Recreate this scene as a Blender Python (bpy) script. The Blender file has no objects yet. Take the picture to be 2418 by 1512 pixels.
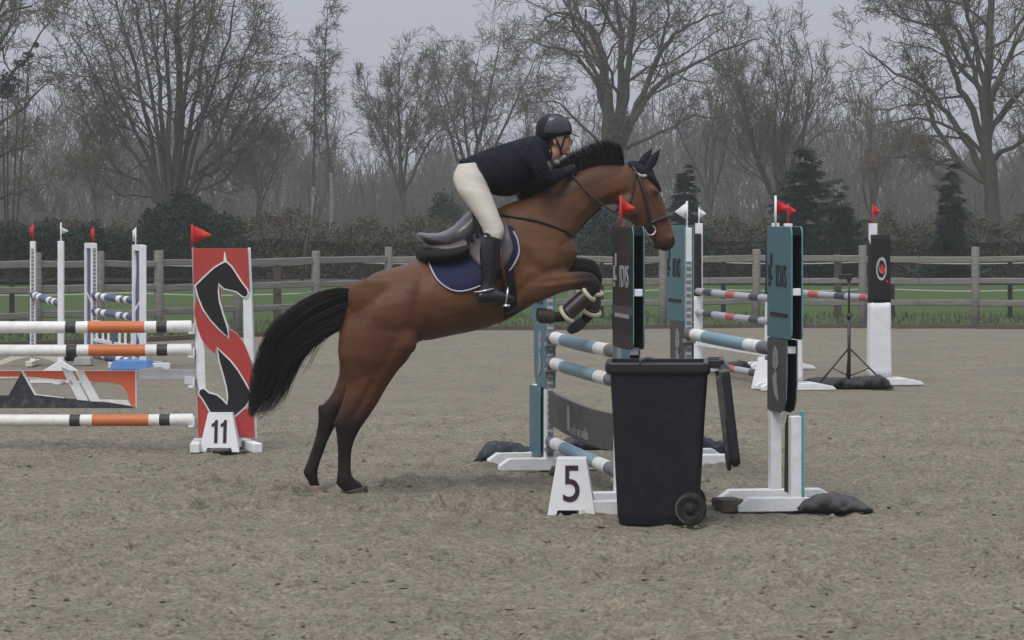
import bpy, bmesh, math, random
import numpy as np
from mathutils import Vector, Matrix
from mathutils.bvhtree import BVHTree

# ------------------------------------------------------------------ camera, sky, sun, exposure
scene = bpy.context.scene
col = scene.collection
F, CX, HZ, CAMH = 6700.0, 1209.0, 521.4, 1.75        # photo measured on a 2418 x 1512 grid
cam_data = bpy.data.cameras.new('camera')
cam_data.sensor_width = 36.0
cam_data.lens = 36.0 * F / 2418.0
cam_data.shift_y = -(756.0 - HZ) / 2418.0
cam_data.clip_start, cam_data.clip_end = 0.1, 3000.0
cam = bpy.data.objects.new('camera', cam_data)
cam.location = (0, 0, CAMH)
cam.rotation_euler = (math.radians(90), 0, 0)
col.objects.link(cam)
scene.camera = cam

SUN_EL, SUN_AZ = math.radians(52), math.radians(205)    # azimuth from +Y clockwise: behind the camera, to its left
world = bpy.data.worlds.new('World')
scene.world = world
world.use_nodes = True
nt = world.node_tree
nt.nodes.clear()
wo = nt.nodes.new('ShaderNodeOutputWorld')
bg = nt.nodes.new('ShaderNodeBackground')
bg.inputs['Strength'].default_value = 0.1
sky = nt.nodes.new('ShaderNodeTexSky')
sky.sky_type = 'NISHITA'
sky.sun_disc = False
sky.sun_elevation, sky.sun_rotation = SUN_EL, SUN_AZ
sky.air_density, sky.dust_density, sky.ozone_density = 1.0, 4.0, 1.5
# an overcast deck over that sky: brighter overhead than at the horizon (1 + 2 sin(elevation)) / 3
tc = nt.nodes.new('ShaderNodeTexCoord')
sep = nt.nodes.new('ShaderNodeSeparateXYZ')
mx = nt.nodes.new('ShaderNodeMath'); mx.operation = 'MAXIMUM'; mx.inputs[1].default_value = 0.0
ml = nt.nodes.new('ShaderNodeMath'); ml.operation = 'MULTIPLY_ADD'
ml.inputs[1].default_value, ml.inputs[2].default_value = 2.0 / 3.0, 1.0 / 3.0
noi = nt.nodes.new('ShaderNodeTexNoise'); noi.inputs['Scale'].default_value = 2.2; noi.inputs['Detail'].default_value = 4
nr = nt.nodes.new('ShaderNodeMapRange'); nr.inputs[3].default_value, nr.inputs[4].default_value = 0.95, 1.05
m2 = nt.nodes.new('ShaderNodeMath'); m2.operation = 'MULTIPLY'
vm = nt.nodes.new('ShaderNodeVectorMath'); vm.operation = 'SCALE'
vm.inputs[0].default_value = (10.2, 10.8, 12.7)
mixw = nt.nodes.new('ShaderNodeMixRGB'); mixw.inputs[0].default_value = 0.88
L = nt.links.new
L(tc.outputs['Generated'], sep.inputs[0]); L(sep.outputs['Z'], mx.inputs[0]); L(mx.outputs[0], ml.inputs[0])
L(tc.outputs['Generated'], noi.inputs['Vector']); L(noi.outputs['Fac'], nr.inputs[0])
L(ml.outputs[0], m2.inputs[0]); L(nr.outputs[0], m2.inputs[1]); L(m2.outputs[0], vm.inputs['Scale'])
L(sky.outputs[0], mixw.inputs[1]); L(vm.outputs[0], mixw.inputs[2]); L(mixw.outputs[0], bg.inputs['Color'])
L(bg.outputs[0], wo.inputs['Surface'])

sun_data = bpy.data.lights.new('sun', 'SUN')
sun_data.energy, sun_data.angle, sun_data.color = 1.4, math.radians(26), (1.0, 0.96, 0.9)
sun = bpy.data.objects.new('sun', sun_data)
sd = Vector((math.sin(SUN_AZ) * math.cos(SUN_EL), math.cos(SUN_AZ) * math.cos(SUN_EL), math.sin(SUN_EL)))
sun.rotation_euler = sd.to_track_quat('Z', 'Y').to_euler()
sun.location = (0, -20, 30)
col.objects.link(sun)
vs = scene.view_settings
vs.view_transform, vs.look, vs.exposure, vs.gamma = 'Standard', 'None', 0.25, 1.0
vs.use_curve_mapping = False
cy = scene.cycles
cy.use_denoising = True
cy.max_bounces, cy.diffuse_bounces, cy.glossy_bounces, cy.transparent_max_bounces = 6, 3, 2, 8
cy.volume_bounces = 1
cy.caustics_reflective = cy.caustics_refractive = False
scene.render.use_persistent_data = False

rng = random.Random(7)
V = Vector

# ------------------------------------------------------------------ helpers
def P(x, y, d):
    "world point seen at grid pixel x, y from the tripod, d metres away"
    return V(((x - CX) * d / F, d, CAMH - (y - HZ) * d / F))
def GD(y): return CAMH * F / (y - HZ)
def G(x, y):
    d = GD(y); return V(((x - CX) * d / F, d, 0.0))

def lin(c):
    return tuple((v / 12.92 if v <= 0.04045 else ((v + 0.055) / 1.055) ** 2.4) for v in [q / 255.0 for q in c])

MATS = {}
def mat(name, rgb, rough=0.6, var=0.12, scale=6.0, bump=0.0, bscale=40.0, spec=0.3, dirt=None, dirt_amt=0.0, metal=0.0,
        coat=0.0, stretch=(1, 1, 1), sheen=0.0, trans=None, coord='Object'):
    "linear base colour with a little procedural variation, optional soiling and fine relief"
    m = bpy.data.materials.new(name); m.use_nodes = True
    n = m.node_tree; b = n.nodes['Principled BSDF']
    b.inputs['Roughness'].default_value = rough
    b.inputs['Specular IOR Level'].default_value = spec
    b.inputs['Metallic'].default_value = metal
    b.inputs['Coat Weight'].default_value = coat
    b.inputs['Sheen Weight'].default_value = sheen
    t = n.nodes.new('ShaderNodeTexCoord'); mp = n.nodes.new('ShaderNodeMapping'); mp.inputs['Scale'].default_value = stretch
    n.links.new(t.outputs[coord], mp.inputs[0])
    nz = n.nodes.new('ShaderNodeTexNoise'); nz.inputs['Scale'].default_value = scale; nz.inputs['Detail'].default_value = 6
    nz.inputs['Roughness'].default_value = 0.65
    n.links.new(mp.outputs[0], nz.inputs['Vector'])
    r = n.nodes.new('ShaderNodeMapRange'); r.inputs[1].default_value, r.inputs[2].default_value = 0.25, 0.75
    r.inputs[3].default_value, r.inputs[4].default_value = 1 - var, 1 + var
    n.links.new(nz.outputs['Fac'], r.inputs[0])
    vmn = n.nodes.new('ShaderNodeVectorMath'); vmn.operation = 'SCALE'; vmn.inputs[0].default_value = rgb[:3]
    n.links.new(r.outputs[0], vmn.inputs['Scale'])
    out = vmn.outputs[0]
    if dirt:
        nd = n.nodes.new('ShaderNodeTexNoise'); nd.inputs['Scale'].default_value = scale * 2.3; nd.inputs['Detail'].default_value = 8
        nd.inputs['Roughness'].default_value = 0.75
        n.links.new(mp.outputs[0], nd.inputs['Vector'])
        rd = n.nodes.new('ShaderNodeMapRange'); rd.inputs[1].default_value, rd.inputs[2].default_value = 0.48, 0.72
        rd.inputs[3].default_value, rd.inputs[4].default_value = 0.0, dirt_amt
        n.links.new(nd.outputs['Fac'], rd.inputs[0])
        mxr = n.nodes.new('ShaderNodeMixRGB'); mxr.inputs[2].default_value = (*dirt[:3], 1)
        n.links.new(rd.outputs[0], mxr.inputs[0]); n.links.new(out, mxr.inputs[1]); out = mxr.outputs[0]
    n.links.new(out, b.inputs['Base Color'])
    if bump > 0:
        nb = n.nodes.new('ShaderNodeTexNoise'); nb.inputs['Scale'].default_value = bscale; nb.inputs['Detail'].default_value = 5
        n.links.new(mp.outputs[0], nb.inputs['Vector'])
        bp = n.nodes.new('ShaderNodeBump'); bp.inputs['Strength'].default_value = bump; bp.inputs['Distance'].default_value = 0.02
        n.links.new(nb.outputs['Fac'], bp.inputs['Height']); n.links.new(bp.outputs[0], b.inputs['Normal'])
    MATS[name] = m
    return m

EARTH = (0.16, 0.135, 0.10)
M = MATS
mat('white_paint', (0.74, 0.75, 0.76), 0.5, 0.05, 5, 0.05, 30, dirt=(0.35, 0.31, 0.25), dirt_amt=0.35)
mat('white_pole', (0.76, 0.75, 0.71), 0.45, 0.05, 4, 0.04, 30, dirt=(0.38, 0.34, 0.27), dirt_amt=0.4)
mat('cream_plastic', (0.62, 0.59, 0.46), 0.5, 0.06, 5, dirt=(0.3, 0.27, 0.2), dirt_amt=0.3)
mat('teal_board', (0.066, 0.150, 0.178), 0.45, 0.10, 3, 0.03, 60, dirt=(0.25, 0.25, 0.23), dirt_amt=0.18)
mat('teal_edge', (0.10, 0.33, 0.36), 0.45, 0.08, 4)
mat('teal_pole', (0.17, 0.29, 0.34), 0.42, 0.08, 5, dirt=(0.33, 0.33, 0.3), dirt_amt=0.3)
mat('grey_pole', (0.135, 0.132, 0.145), 0.5, 0.12, 6, dirt=(0.3, 0.28, 0.24), dirt_amt=0.25)
mat('dark_board', (0.030, 0.0245, 0.022), 0.55, 0.15, 4, spec=0.2, dirt=(0.10, 0.09, 0.08), dirt_amt=0.25)
mat('slate_board', (0.058, 0.055, 0.050), 0.55, 0.14, 4, dirt=(0.2, 0.18, 0.15), dirt_amt=0.35)
mat('black_inner', (0.011, 0.012, 0.015), 0.6, 0.2, 4)
mat('black_print', (0.02, 0.02, 0.024), 0.6, 0.1, 5)
mat('grey_print', (0.30, 0.30, 0.31), 0.6, 0.1, 5)
mat('pale_print', (0.45, 0.45, 0.46), 0.6, 0.1, 8)
mat('digit_print', (0.03, 0.015, 0.022), 0.6, 0.1, 5)
mat('white_number', (0.72, 0.73, 0.74), 0.5, 0.04, 5, dirt=(0.4, 0.37, 0.3), dirt_amt=0.25)
mat('red_board', (0.40, 0.052, 0.042), 0.5, 0.08, 3, 0.02, 50, dirt=(0.3, 0.13, 0.1), dirt_amt=0.25)
mat('black_board', (0.016, 0.013, 0.016), 0.55, 0.15, 4)
mat('red_flag', (0.55, 0.035, 0.035), 0.6, 0.08, 8)
mat('white_flag', (0.75, 0.77, 0.78), 0.6, 0.04, 8)
mat('red_stripe', (0.42, 0.075, 0.06), 0.5, 0.1, 6, dirt=(0.3, 0.2, 0.17), dirt_amt=0.4)
mat('silver_pole', (0.36, 0.36, 0.385), 0.45, 0.08, 5, dirt=(0.25, 0.23, 0.2), dirt_amt=0.35)
mat('black_stripe', (0.035, 0.035, 0.04), 0.5, 0.15, 6, dirt=(0.2, 0.19, 0.17), dirt_amt=0.2)
mat('orange_pole', (0.55, 0.165, 0.055), 0.45, 0.07, 5, 0.03, 40, dirt=(0.4, 0.22, 0.13), dirt_amt=0.3)
mat('orange_board', (0.62, 0.13, 0.06), 0.5, 0.07, 4, dirt=(0.4, 0.2, 0.13), dirt_amt=0.3)
mat('worn_black', (0.035, 0.035, 0.042), 0.6, 0.25, 8, dirt=(0.22, 0.21, 0.2), dirt_amt=0.5)
mat('navy_paint', (0.06, 0.085, 0.17), 0.5, 0.1, 5, dirt=(0.3, 0.3, 0.3), dirt_amt=0.2)
mat('blue_tray', (0.075, 0.20, 0.46), 0.4, 0.08, 5, dirt=(0.3, 0.3, 0.28), dirt_amt=0.2)
mat('bin_plastic', (0.0085, 0.0093, 0.0130), 0.5, 0.12, 5, 0.06, 120, spec=0.25, dirt=(0.045, 0.045, 0.05), dirt_amt=0.3)
mat('bin_rim', (0.012, 0.0128, 0.016), 0.4, 0.1, 6, spec=0.4)
mat('bin_inside', (0.05, 0.048, 0.046), 0.6, 0.15, 6, dirt=(0.2, 0.18, 0.16), dirt_amt=0.5)
mat('rubber', (0.013, 0.013, 0.014), 0.75, 0.15, 10, dirt=(0.13, 0.12, 0.1), dirt_amt=0.4)
mat('rim_grey', (0.11, 0.11, 0.11), 0.6, 0.15, 10)
mat('bag_cloth', (0.038, 0.042, 0.055), 0.8, 0.2, 8, 0.25, 60, dirt=(0.17, 0.15, 0.13), dirt_amt=0.4)
mat('bag_grey', (0.062, 0.06, 0.062), 0.8, 0.2, 8, 0.25, 60, dirt=(0.18, 0.16, 0.13), dirt_amt=0.4)
mat('tarp_black', (0.025, 0.025, 0.028), 0.6, 0.2, 6, 0.2, 40, dirt=(0.12, 0.11, 0.1), dirt_amt=0.3)
mat('weathered_wood', (0.195, 0.187, 0.165), 0.8, 0.28, 3, 0.4, 25, stretch=(1, 1, 6), dirt=(0.10, 0.11, 0.08), dirt_amt=0.6)
mat('weathered_rail', (0.200, 0.192, 0.168), 0.8, 0.28, 3, 0.4, 25, stretch=(1, 1, 8), dirt=(0.11, 0.12, 0.085), dirt_amt=0.6)
mat('block_wood', (0.10, 0.085, 0.065), 0.85, 0.3, 8, 0.4, 40)
mat('stone_grey', (0.33, 0.33, 0.31), 0.85, 0.2, 10, 0.3, 40)
mat('black_post', (0.02, 0.022, 0.022), 0.6, 0.2, 6)
mat('brown_post', (0.075, 0.058, 0.045), 0.8, 0.2, 6)
mat('tape_white', (0.42, 0.45, 0.40), 0.6, 0.1, 6)
mat('tripod_metal', (0.018, 0.018, 0.02), 0.4, 0.1, 8, spec=0.5)
mat('metal', (0.6, 0.6, 0.62), 0.3, 0.08, 20, metal=1.0)
mat('galv_metal', (0.36, 0.36, 0.37), 0.45, 0.15, 20, metal=0.6)
mat('sleeve_black', (0.014, 0.0135, 0.015), 0.75, 0.15, 4, 0.15, 14)
mat('sleeve_white', (0.72, 0.73, 0.74), 0.75, 0.04, 4, 0.12, 12, dirt=(0.45, 0.42, 0.36), dirt_amt=0.25)
# tack and clothing
mat('saddle_leather', (0.060, 0.054, 0.060), 0.3, 0.15, 10, 0.05, 80, spec=0.5)
mat('flap_leather', (0.085, 0.068, 0.070), 0.42, 0.15, 10, 0.05, 80, spec=0.45)
mat('fleece_black', (0.011, 0.010, 0.011), 0.9, 0.2, 20, 0.5, 120)
mat('pad_navy', (0.0075, 0.0115, 0.045), 0.75, 0.12, 10, 0.3, 55)
mat('pad_trim', (0.42, 0.38, 0.46), 0.6, 0.05, 10)
mat('strap_leather', (0.03, 0.017, 0.014), 0.4, 0.15, 12, spec=0.45)
mat('strap_brown', (0.10, 0.035, 0.02), 0.45, 0.15, 12)
mat('browband', (0.34, 0.33, 0.34), 0.35, 0.2, 60, spec=0.6)
mat('bonnet_navy', (0.0085, 0.009, 0.017), 0.8, 0.15, 20, 0.3, 150)
mat('boot_shell', (0.028, 0.018, 0.015), 0.4, 0.15, 10, spec=0.4)
mat('fleece_cream', (0.55, 0.52, 0.37), 0.95, 0.1, 20, 0.5, 150)
mat('jacket_cloth', (0.009, 0.0095, 0.015), 0.85, 0.15, 5, 0.35, 9, spec=0.15)
mat('breeches_cloth', (0.52, 0.485, 0.41), 0.8, 0.05, 6, 0.22, 9)
mat('riding_boot', (0.011, 0.0115, 0.014), 0.3, 0.15, 8, 0.08, 25, spec=0.5)
mat('helmet_matte', (0.010, 0.010, 0.012), 0.6, 0.1, 10)
mat('helmet_gloss', (0.040, 0.042, 0.052), 0.3, 0.08, 10, spec=0.55)
mat('helmet_trim', (0.16, 0.16, 0.18), 0.3, 0.05, 10)
mat('skin', (0.50, 0.27, 0.20), 0.5, 0.08, 12, 0.05, 80)
mat('lip', (0.36, 0.14, 0.12), 0.45, 0.05, 12)
mat('hair_brown', (0.055, 0.03, 0.018), 0.5, 0.2, 30)
mat('shirt_white', (0.30, 0.31, 0.31), 0.75, 0.06, 10, 0.2, 30)
mat('glove_black', (0.012, 0.012, 0.013), 0.6, 0.1, 12)
mat('eye_dark', (0.006, 0.005, 0.005), 0.12, 0.05, 10, spec=0.6)
mat('eye_white', (0.6, 0.58, 0.55), 0.3, 0.03, 10)
mat('horse_hair', (0.0085, 0.0075, 0.0078), 0.5, 0.35, 9, spec=0.25)
mat('hoof_dark', (0.045, 0.036, 0.03), 0.5, 0.2, 14, 0.1, 40)
mat('hoof_pale', (0.20, 0.135, 0.09), 0.6, 0.25, 14, 0.1, 40)
# vegetation
mat('bark_oak', (0.060, 0.056, 0.038), 0.9, 0.3, 3, 0.5, 12)
mat('bark_grey', (0.070, 0.064, 0.050), 0.9, 0.3, 3, 0.5, 12)
mat('twig_brown', (0.112, 0.094, 0.062), 0.9, 0.2, 2)
mat('twig_grey', (0.110, 0.095, 0.068), 0.9, 0.2, 2)  # lightened a little: part of the wood's mist is in this colour
mat('ivy_green', (0.017, 0.030, 0.017), 0.65, 0.5, 1.2, spec=0.15)
mat('spruce_green', (0.026, 0.041, 0.036), 0.8, 0.4, 1.2, spec=0.1)  # green lightened so the colour itself carries some haze
mat('hedge_green', (0.074, 0.070, 0.044), 0.9, 0.30, 0.35, spec=0.1, dirt=(0.125, 0.094, 0.072), dirt_amt=0.95)
mat('hedge_core', (0.045, 0.040, 0.030), 0.95, 0.3, 2)
mat('leaf_litter', (0.060, 0.046, 0.038), 0.95, 0.3, 0.6, 0.6, 6)
mat('thicket_twig', (0.075, 0.066, 0.052), 0.9, 0.3, 1)
mat('far_twig', (0.070, 0.063, 0.052), 0.9, 0.3, 0.3)
mat('grass_blade', (0.062, 0.068, 0.034), 0.7, 0.35, 1.2)

def birch_mat():
    m = mat('bark_birch', (0.30, 0.28, 0.24), 0.7, 0.2, 1.2, dirt=(0.07, 0.062, 0.05), dirt_amt=0.95, stretch=(3, 3, 6))
    return m
birch_mat()

def track_mat():
    "perforated steel strip: pale holes every 6 cm"
    m = mat('track_steel', (0.17, 0.17, 0.175), 0.5, 0.1, 8)
    n = m.node_tree; b = n.nodes['Principled BSDF']
    t = n.nodes.new('ShaderNodeTexCoord'); s = n.nodes.new('ShaderNodeSeparateXYZ'); n.links.new(t.outputs['Object'], s.inputs[0])
    d = n.nodes.new('ShaderNodeMath'); d.operation = 'DIVIDE'; d.inputs[1].default_value = 0.048; n.links.new(s.outputs['Z'], d.inputs[0])
    f = n.nodes.new('ShaderNodeMath'); f.operation = 'FRACT'; n.links.new(d.outputs[0], f.inputs[0])
    g = n.nodes.new('ShaderNodeMath'); g.operation = 'GREATER_THAN'; g.inputs[1].default_value = 0.62; n.links.new(f.outputs[0], g.inputs[0])
    old = b.inputs['Base Color'].links[0].from_socket
    x = n.nodes.new('ShaderNodeMixRGB'); x.inputs[2].default_value = (0.42, 0.42, 0.40, 1)
    n.links.new(g.outputs[0], x.inputs[0]); n.links.new(old, x.inputs[1]); n.links.new(x.outputs[0], b.inputs['Base Color'])
track_mat()

ORI = {}
def tag(o, label=None, cat=None, group=None, kind=None):
    if label: o['label'] = label
    if cat: o['category'] = cat
    if group: o['group'] = group
    if kind: o['kind'] = kind
    return o
def thing(name, label, cat, loc, group=None):
    o = bpy.data.objects.new(name, None); o.empty_display_size = 0.1
    o.location = loc; col.objects.link(o); ORI[o.name] = V(loc)
    return tag(o, label, cat, group)

def obj_from_mesh(name, me, mats, parent=None, loc=None, smooth=False):
    "mesh given in world coordinates; its origin becomes the thing's base"
    o = bpy.data.objects.new(name, me)
    org = ORI[parent.name] if parent is not None else (V(loc) if loc is not None else V((0, 0, 0)))
    if org.length > 0: me.transform(Matrix.Translation(-org))
    for m in mats: me.materials.append(M[m] if isinstance(m, str) else m)
    if smooth:
        me.polygons.foreach_set('use_smooth', [True] * len(me.polygons))
    col.objects.link(o)
    if parent is not None: o.parent = parent
    else: o.location = org
    ORI[o.name] = org if parent is None else org
    return o

class MB:
    def __init__(s): s.v, s.f, s.m = [], [], []
    def add(s, vs, fs, m=0):
        k = len(s.v); s.v += [tuple(p) for p in vs]
        s.f += [tuple(i + k for i in f) for f in fs]
        s.m += (m if isinstance(m, list) else [m] * len(fs))
    def box(s, c, hx, hy, hz, ex=V((1, 0, 0)), ey=V((0, 1, 0)), ez=V((0, 0, 1)), m=0, taper=(1, 1)):
        c = V(c); vs = []
        for k in (-1, 1):
            tx, ty = (taper if k > 0 else (1, 1))
            for i, j in ((-1, -1), (1, -1), (1, 1), (-1, 1)):
                vs.append(c + ex * (i * hx * tx) + ey * (j * hy * ty) + ez * (k * hz))
        s.add(vs, [(3, 2, 1, 0), (4, 5, 6, 7), (0, 1, 5, 4), (1, 2, 6, 5), (2, 3, 7, 6), (3, 0, 4, 7)], m)
        return s
    def tube(s, pts, rad, n=8, m=0, cap=True, segm=None):
        pts = [V(p) for p in pts]
        if not isinstance(rad, (list, tuple)): rad = [rad] * len(pts)
        vs, fs, mi = [], [], []
        t0 = (pts[1] - pts[0]).normalized()
        ref = V((0, 0, 1)) if abs(t0.z) < 0.9 else V((1, 0, 0))
        a = t0.cross(ref).normalized()
        for i, p in enumerate(pts):
            t = (pts[min(i + 1, len(pts) - 1)] - pts[max(i - 1, 0)])
            if t.length < 1e-9: t = t0
            t.normalize()
            a = (a - t * a.dot(t))
            if a.length < 1e-6: a = t.orthogonal()
            a.normalize(); b = t.cross(a)
            for k in range(n):
                w = 2 * math.pi * k / n
                vs.append(p + (a * math.cos(w) + b * math.sin(w)) * rad[i])
        for i in range(len(pts) - 1):
            for k in range(n):
                k2 = (k + 1) % n
                fs.append((i * n + k, i * n + k2, (i + 1) * n + k2, (i + 1) * n + k))
                mi.append(segm[i] if segm else m)
        if cap:
            fs.append(tuple(range(n))[::-1]); mi.append(segm[0] if segm else m)
            fs.append(tuple((len(pts) - 1) * n + k for k in range(n))); mi.append(segm[-1] if segm else m)
        s.add(vs, fs, mi); return s
    def prism(s, poly, o, ex, ey, ez, depth, mf=0, mb=0, mr=0):
        "polygon in the ex, ey frame extruded along -ez from o; front faces ez"
        n = len(poly)
        area = sum(poly[i][0] * poly[(i + 1) % n][1] - poly[(i + 1) % n][0] * poly[i][1] for i in range(n))
        if (area > 0) != (ex.cross(ey).dot(ez) > 0): poly = poly[::-1]
        vs = [o + ex * x + ey * y for x, y in poly] + [o + ex * x + ey * y - ez * depth for x, y in poly]
        fs = [tuple(range(n)), tuple(range(2 * n - 1, n - 1, -1))] + [(i, i + n, (i + 1) % n + n, (i + 1) % n) for i in range(n)]
        s.add(vs, fs, [mf, mb] + [mr] * n); return s
    def mesh(s, name, bevel=0.0, seg=1, tri=False):
        me = bpy.data.meshes.new(name)
        me.from_pydata(s.v, [], s.f); me.polygons.foreach_set('material_index', s.m); me.update()
        if bevel > 0:
            bm = bmesh.new(); bm.from_mesh(me)
            es = [e for e in bm.edges if len(e.link_faces) == 2 and e.calc_face_angle(0) > 0.6]
            bmesh.ops.bevel(bm, geom=es, offset=bevel, segments=seg, affect='EDGES', clamp_overlap=True)
            bm.to_mesh(me); bm.free()
        return me
    def build(s, name, mats, parent=None, loc=None, smooth=False, bevel=0.0, seg=1):
        return obj_from_mesh(name, s.mesh(name, bevel, seg), mats if isinstance(mats, (list, tuple)) else [mats], parent, loc, smooth)

def rounded(x0, y0, x1, y1, r, n=5, corners=(1, 1, 1, 1)):
    "rounded rectangle, corners in the order lower-left, lower-right, upper-right, upper-left"
    out = []
    for (cx, cy_, a0, on) in ((x0 + r, y0 + r, 180, corners[0]), (x1 - r, y0 + r, 270, corners[1]), (x1 - r, y1 - r, 0, corners[2]), (x0 + r, y1 - r, 90, corners[3])):
        if on:
            for k in range(n + 1):
                a = math.radians(a0 + 90 * k / n); out.append((cx + r * math.cos(a), cy_ + r * math.sin(a)))
        else:
            out.append(((x0 if a0 in (180, 90) else x1), (y0 if a0 in (180, 270) else y1)))
    return out

def text_mesh(body, size, o, ex, ey, ez, sx=1.0, lift=0.003, thick=0.002):
    "flat raised lettering centred on o"
    cu = bpy.data.curves.new('lettering', 'FONT'); cu.body = body; cu.size = size
    cu.align_x, cu.align_y = 'CENTER', 'CENTER'; cu.extrude = thick; cu.offset = 0.001; cu.space_character = 1.18
    ob = bpy.data.objects.new('lettering', cu); col.objects.link(ob)
    dg = bpy.context.evaluated_depsgraph_get()
    me = bpy.data.meshes.new_from_object(ob.evaluated_get(dg))
    bpy.data.objects.remove(ob); bpy.data.curves.remove(cu)
    for v in me.vertices:
        c = v.co; v.co = o + ex * (c.x * sx) + ey * c.y + ez * (c.z + lift)
    me.update(); return me

def catmull(pts, sub):
    "smooth interpolation of a list of equal-length numeric tuples"
    a = np.array(pts, float); n = len(a); out = []
    for i in range(n - 1):
        p0, p1, p2, p3 = a[max(i - 1, 0)], a[i], a[i + 1], a[min(i + 2, n - 1)]
        for k in range(sub):
            t = k / sub
            out.append(0.5 * (2 * p1 + (p2 - p0) * t + (2 * p0 - 5 * p1 + 4 * p2 - p3) * t * t + (3 * p1 - p0 - 3 * p2 + p3) * t ** 3))
    out.append(a[-1]); return out

def remesh(mb, voxel, smooth=4, factor=0.5):
    "fuse overlapping closed shells into one continuous skin"
    me = mb.mesh('tmp'); bm = bmesh.new(); bm.from_mesh(me)
    bmesh.ops.recalc_face_normals(bm, faces=bm.faces); bm.to_mesh(me); bm.free()
    ob = bpy.data.objects.new('tmp', me); col.objects.link(ob)
    r = ob.modifiers.new('r', 'REMESH'); r.mode = 'VOXEL'; r.voxel_size = voxel
    if smooth:
        sm = ob.modifiers.new('s', 'SMOOTH'); sm.factor = factor; sm.iterations = smooth
    dg = bpy.context.evaluated_depsgraph_get()
    out = bpy.data.meshes.new_from_object(ob.evaluated_get(dg))
    bpy.data.objects.remove(ob); bpy.data.meshes.remove(me)
    out.materials.clear()
    return out

# ------------------------------------------------------------------ value noise for the ground
def vnoise(x, y, seed=0):
    xi, yi = np.floor(x).astype(np.int64), np.floor(y).astype(np.int64)
    xf, yf = x - xi, y - yi
    def h(a, b):
        n = (a * 374761393 + b * 668265263 + seed * 974711) & 0x7fffffff
        n = ((n ^ (n >> 13)) * 1274126177) & 0x7fffffff
        return ((n ^ (n >> 16)) & 0xffff) / 65535.0
    u, v = xf * xf * (3 - 2 * xf), yf * yf * (3 - 2 * yf)
    return (h(xi, yi) * (1 - u) + h(xi + 1, yi) * u) * (1 - v) + (h(xi, yi + 1) * (1 - u) + h(xi + 1, yi + 1) * u) * v
# ------------------------------------------------------------------ the setting: field, sand, verge
FPX = [(-700, 37.5), (-200, 39.5), (0, 40.5), (375, 42.3), (745, 45.0), (918, 46.4), (1785, 47.5), (2303, 47.3), (2700, 47.0), (3300, 46.5)]
FPT = [V(((x - CX) * d / F, d, 0)) for x, d in FPX]           # the paddock fence line in plan
FX = np.array([p.x for p in FPT]); FY = np.array([p.y for p in FPT])
def fence_y(x): return float(np.interp(x, FX, FY))

def sheet_mat(name, c1, c2, c3, s1, s2, bump, bs, rough=0.95):
    m = bpy.data.materials.new(name); m.use_nodes = True; n = m.node_tree; b = n.nodes['Principled BSDF']
    b.inputs['Roughness'].default_value = rough; b.inputs['Specular IOR Level'].default_value = 0.15
    t = n.nodes.new('ShaderNodeTexCoord')
    def noise(s, det=6, r=0.6):
        z = n.nodes.new('ShaderNodeTexNoise'); z.inputs['Scale'].default_value = s; z.inputs['Detail'].default_value = det
        z.inputs['Roughness'].default_value = r; n.links.new(t.outputs['Object'], z.inputs['Vector']); return z.outputs['Fac']
    def rng_(fac, a, bb):
        r = n.nodes.new('ShaderNodeMapRange'); r.inputs[1].default_value, r.inputs[2].default_value = a, bb
        n.links.new(fac, r.inputs[0]); return r.outputs[0]
    def mix(f, x, y):
        q = n.nodes.new('ShaderNodeMixRGB')
        n.links.new(f, q.inputs[0])
        for k, w in ((1, x), (2, y)):
            if isinstance(w, tuple): q.inputs[k].default_value = (*w, 1)
            else: n.links.new(w, q.inputs[k])
        return q.outputs[0]
    c = mix(rng_(noise(s1, 5), 0.35, 0.65), c1, c2)
    c = mix(rng_(noise(s2, 4, 0.7), 0.56, 0.74), c, c3)
    n.links.new(c, b.inputs['Base Color'])
    bp = n.nodes.new('ShaderNodeBump'); bp.inputs['Strength'].default_value = bump; bp.inputs['Distance'].default_value = 0.03
    n.links.new(noise(bs, 8, 0.7), bp.inputs['Height']); n.links.new(bp.outputs[0], b.inputs['Normal'])
    M[name] = m; return m
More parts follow.
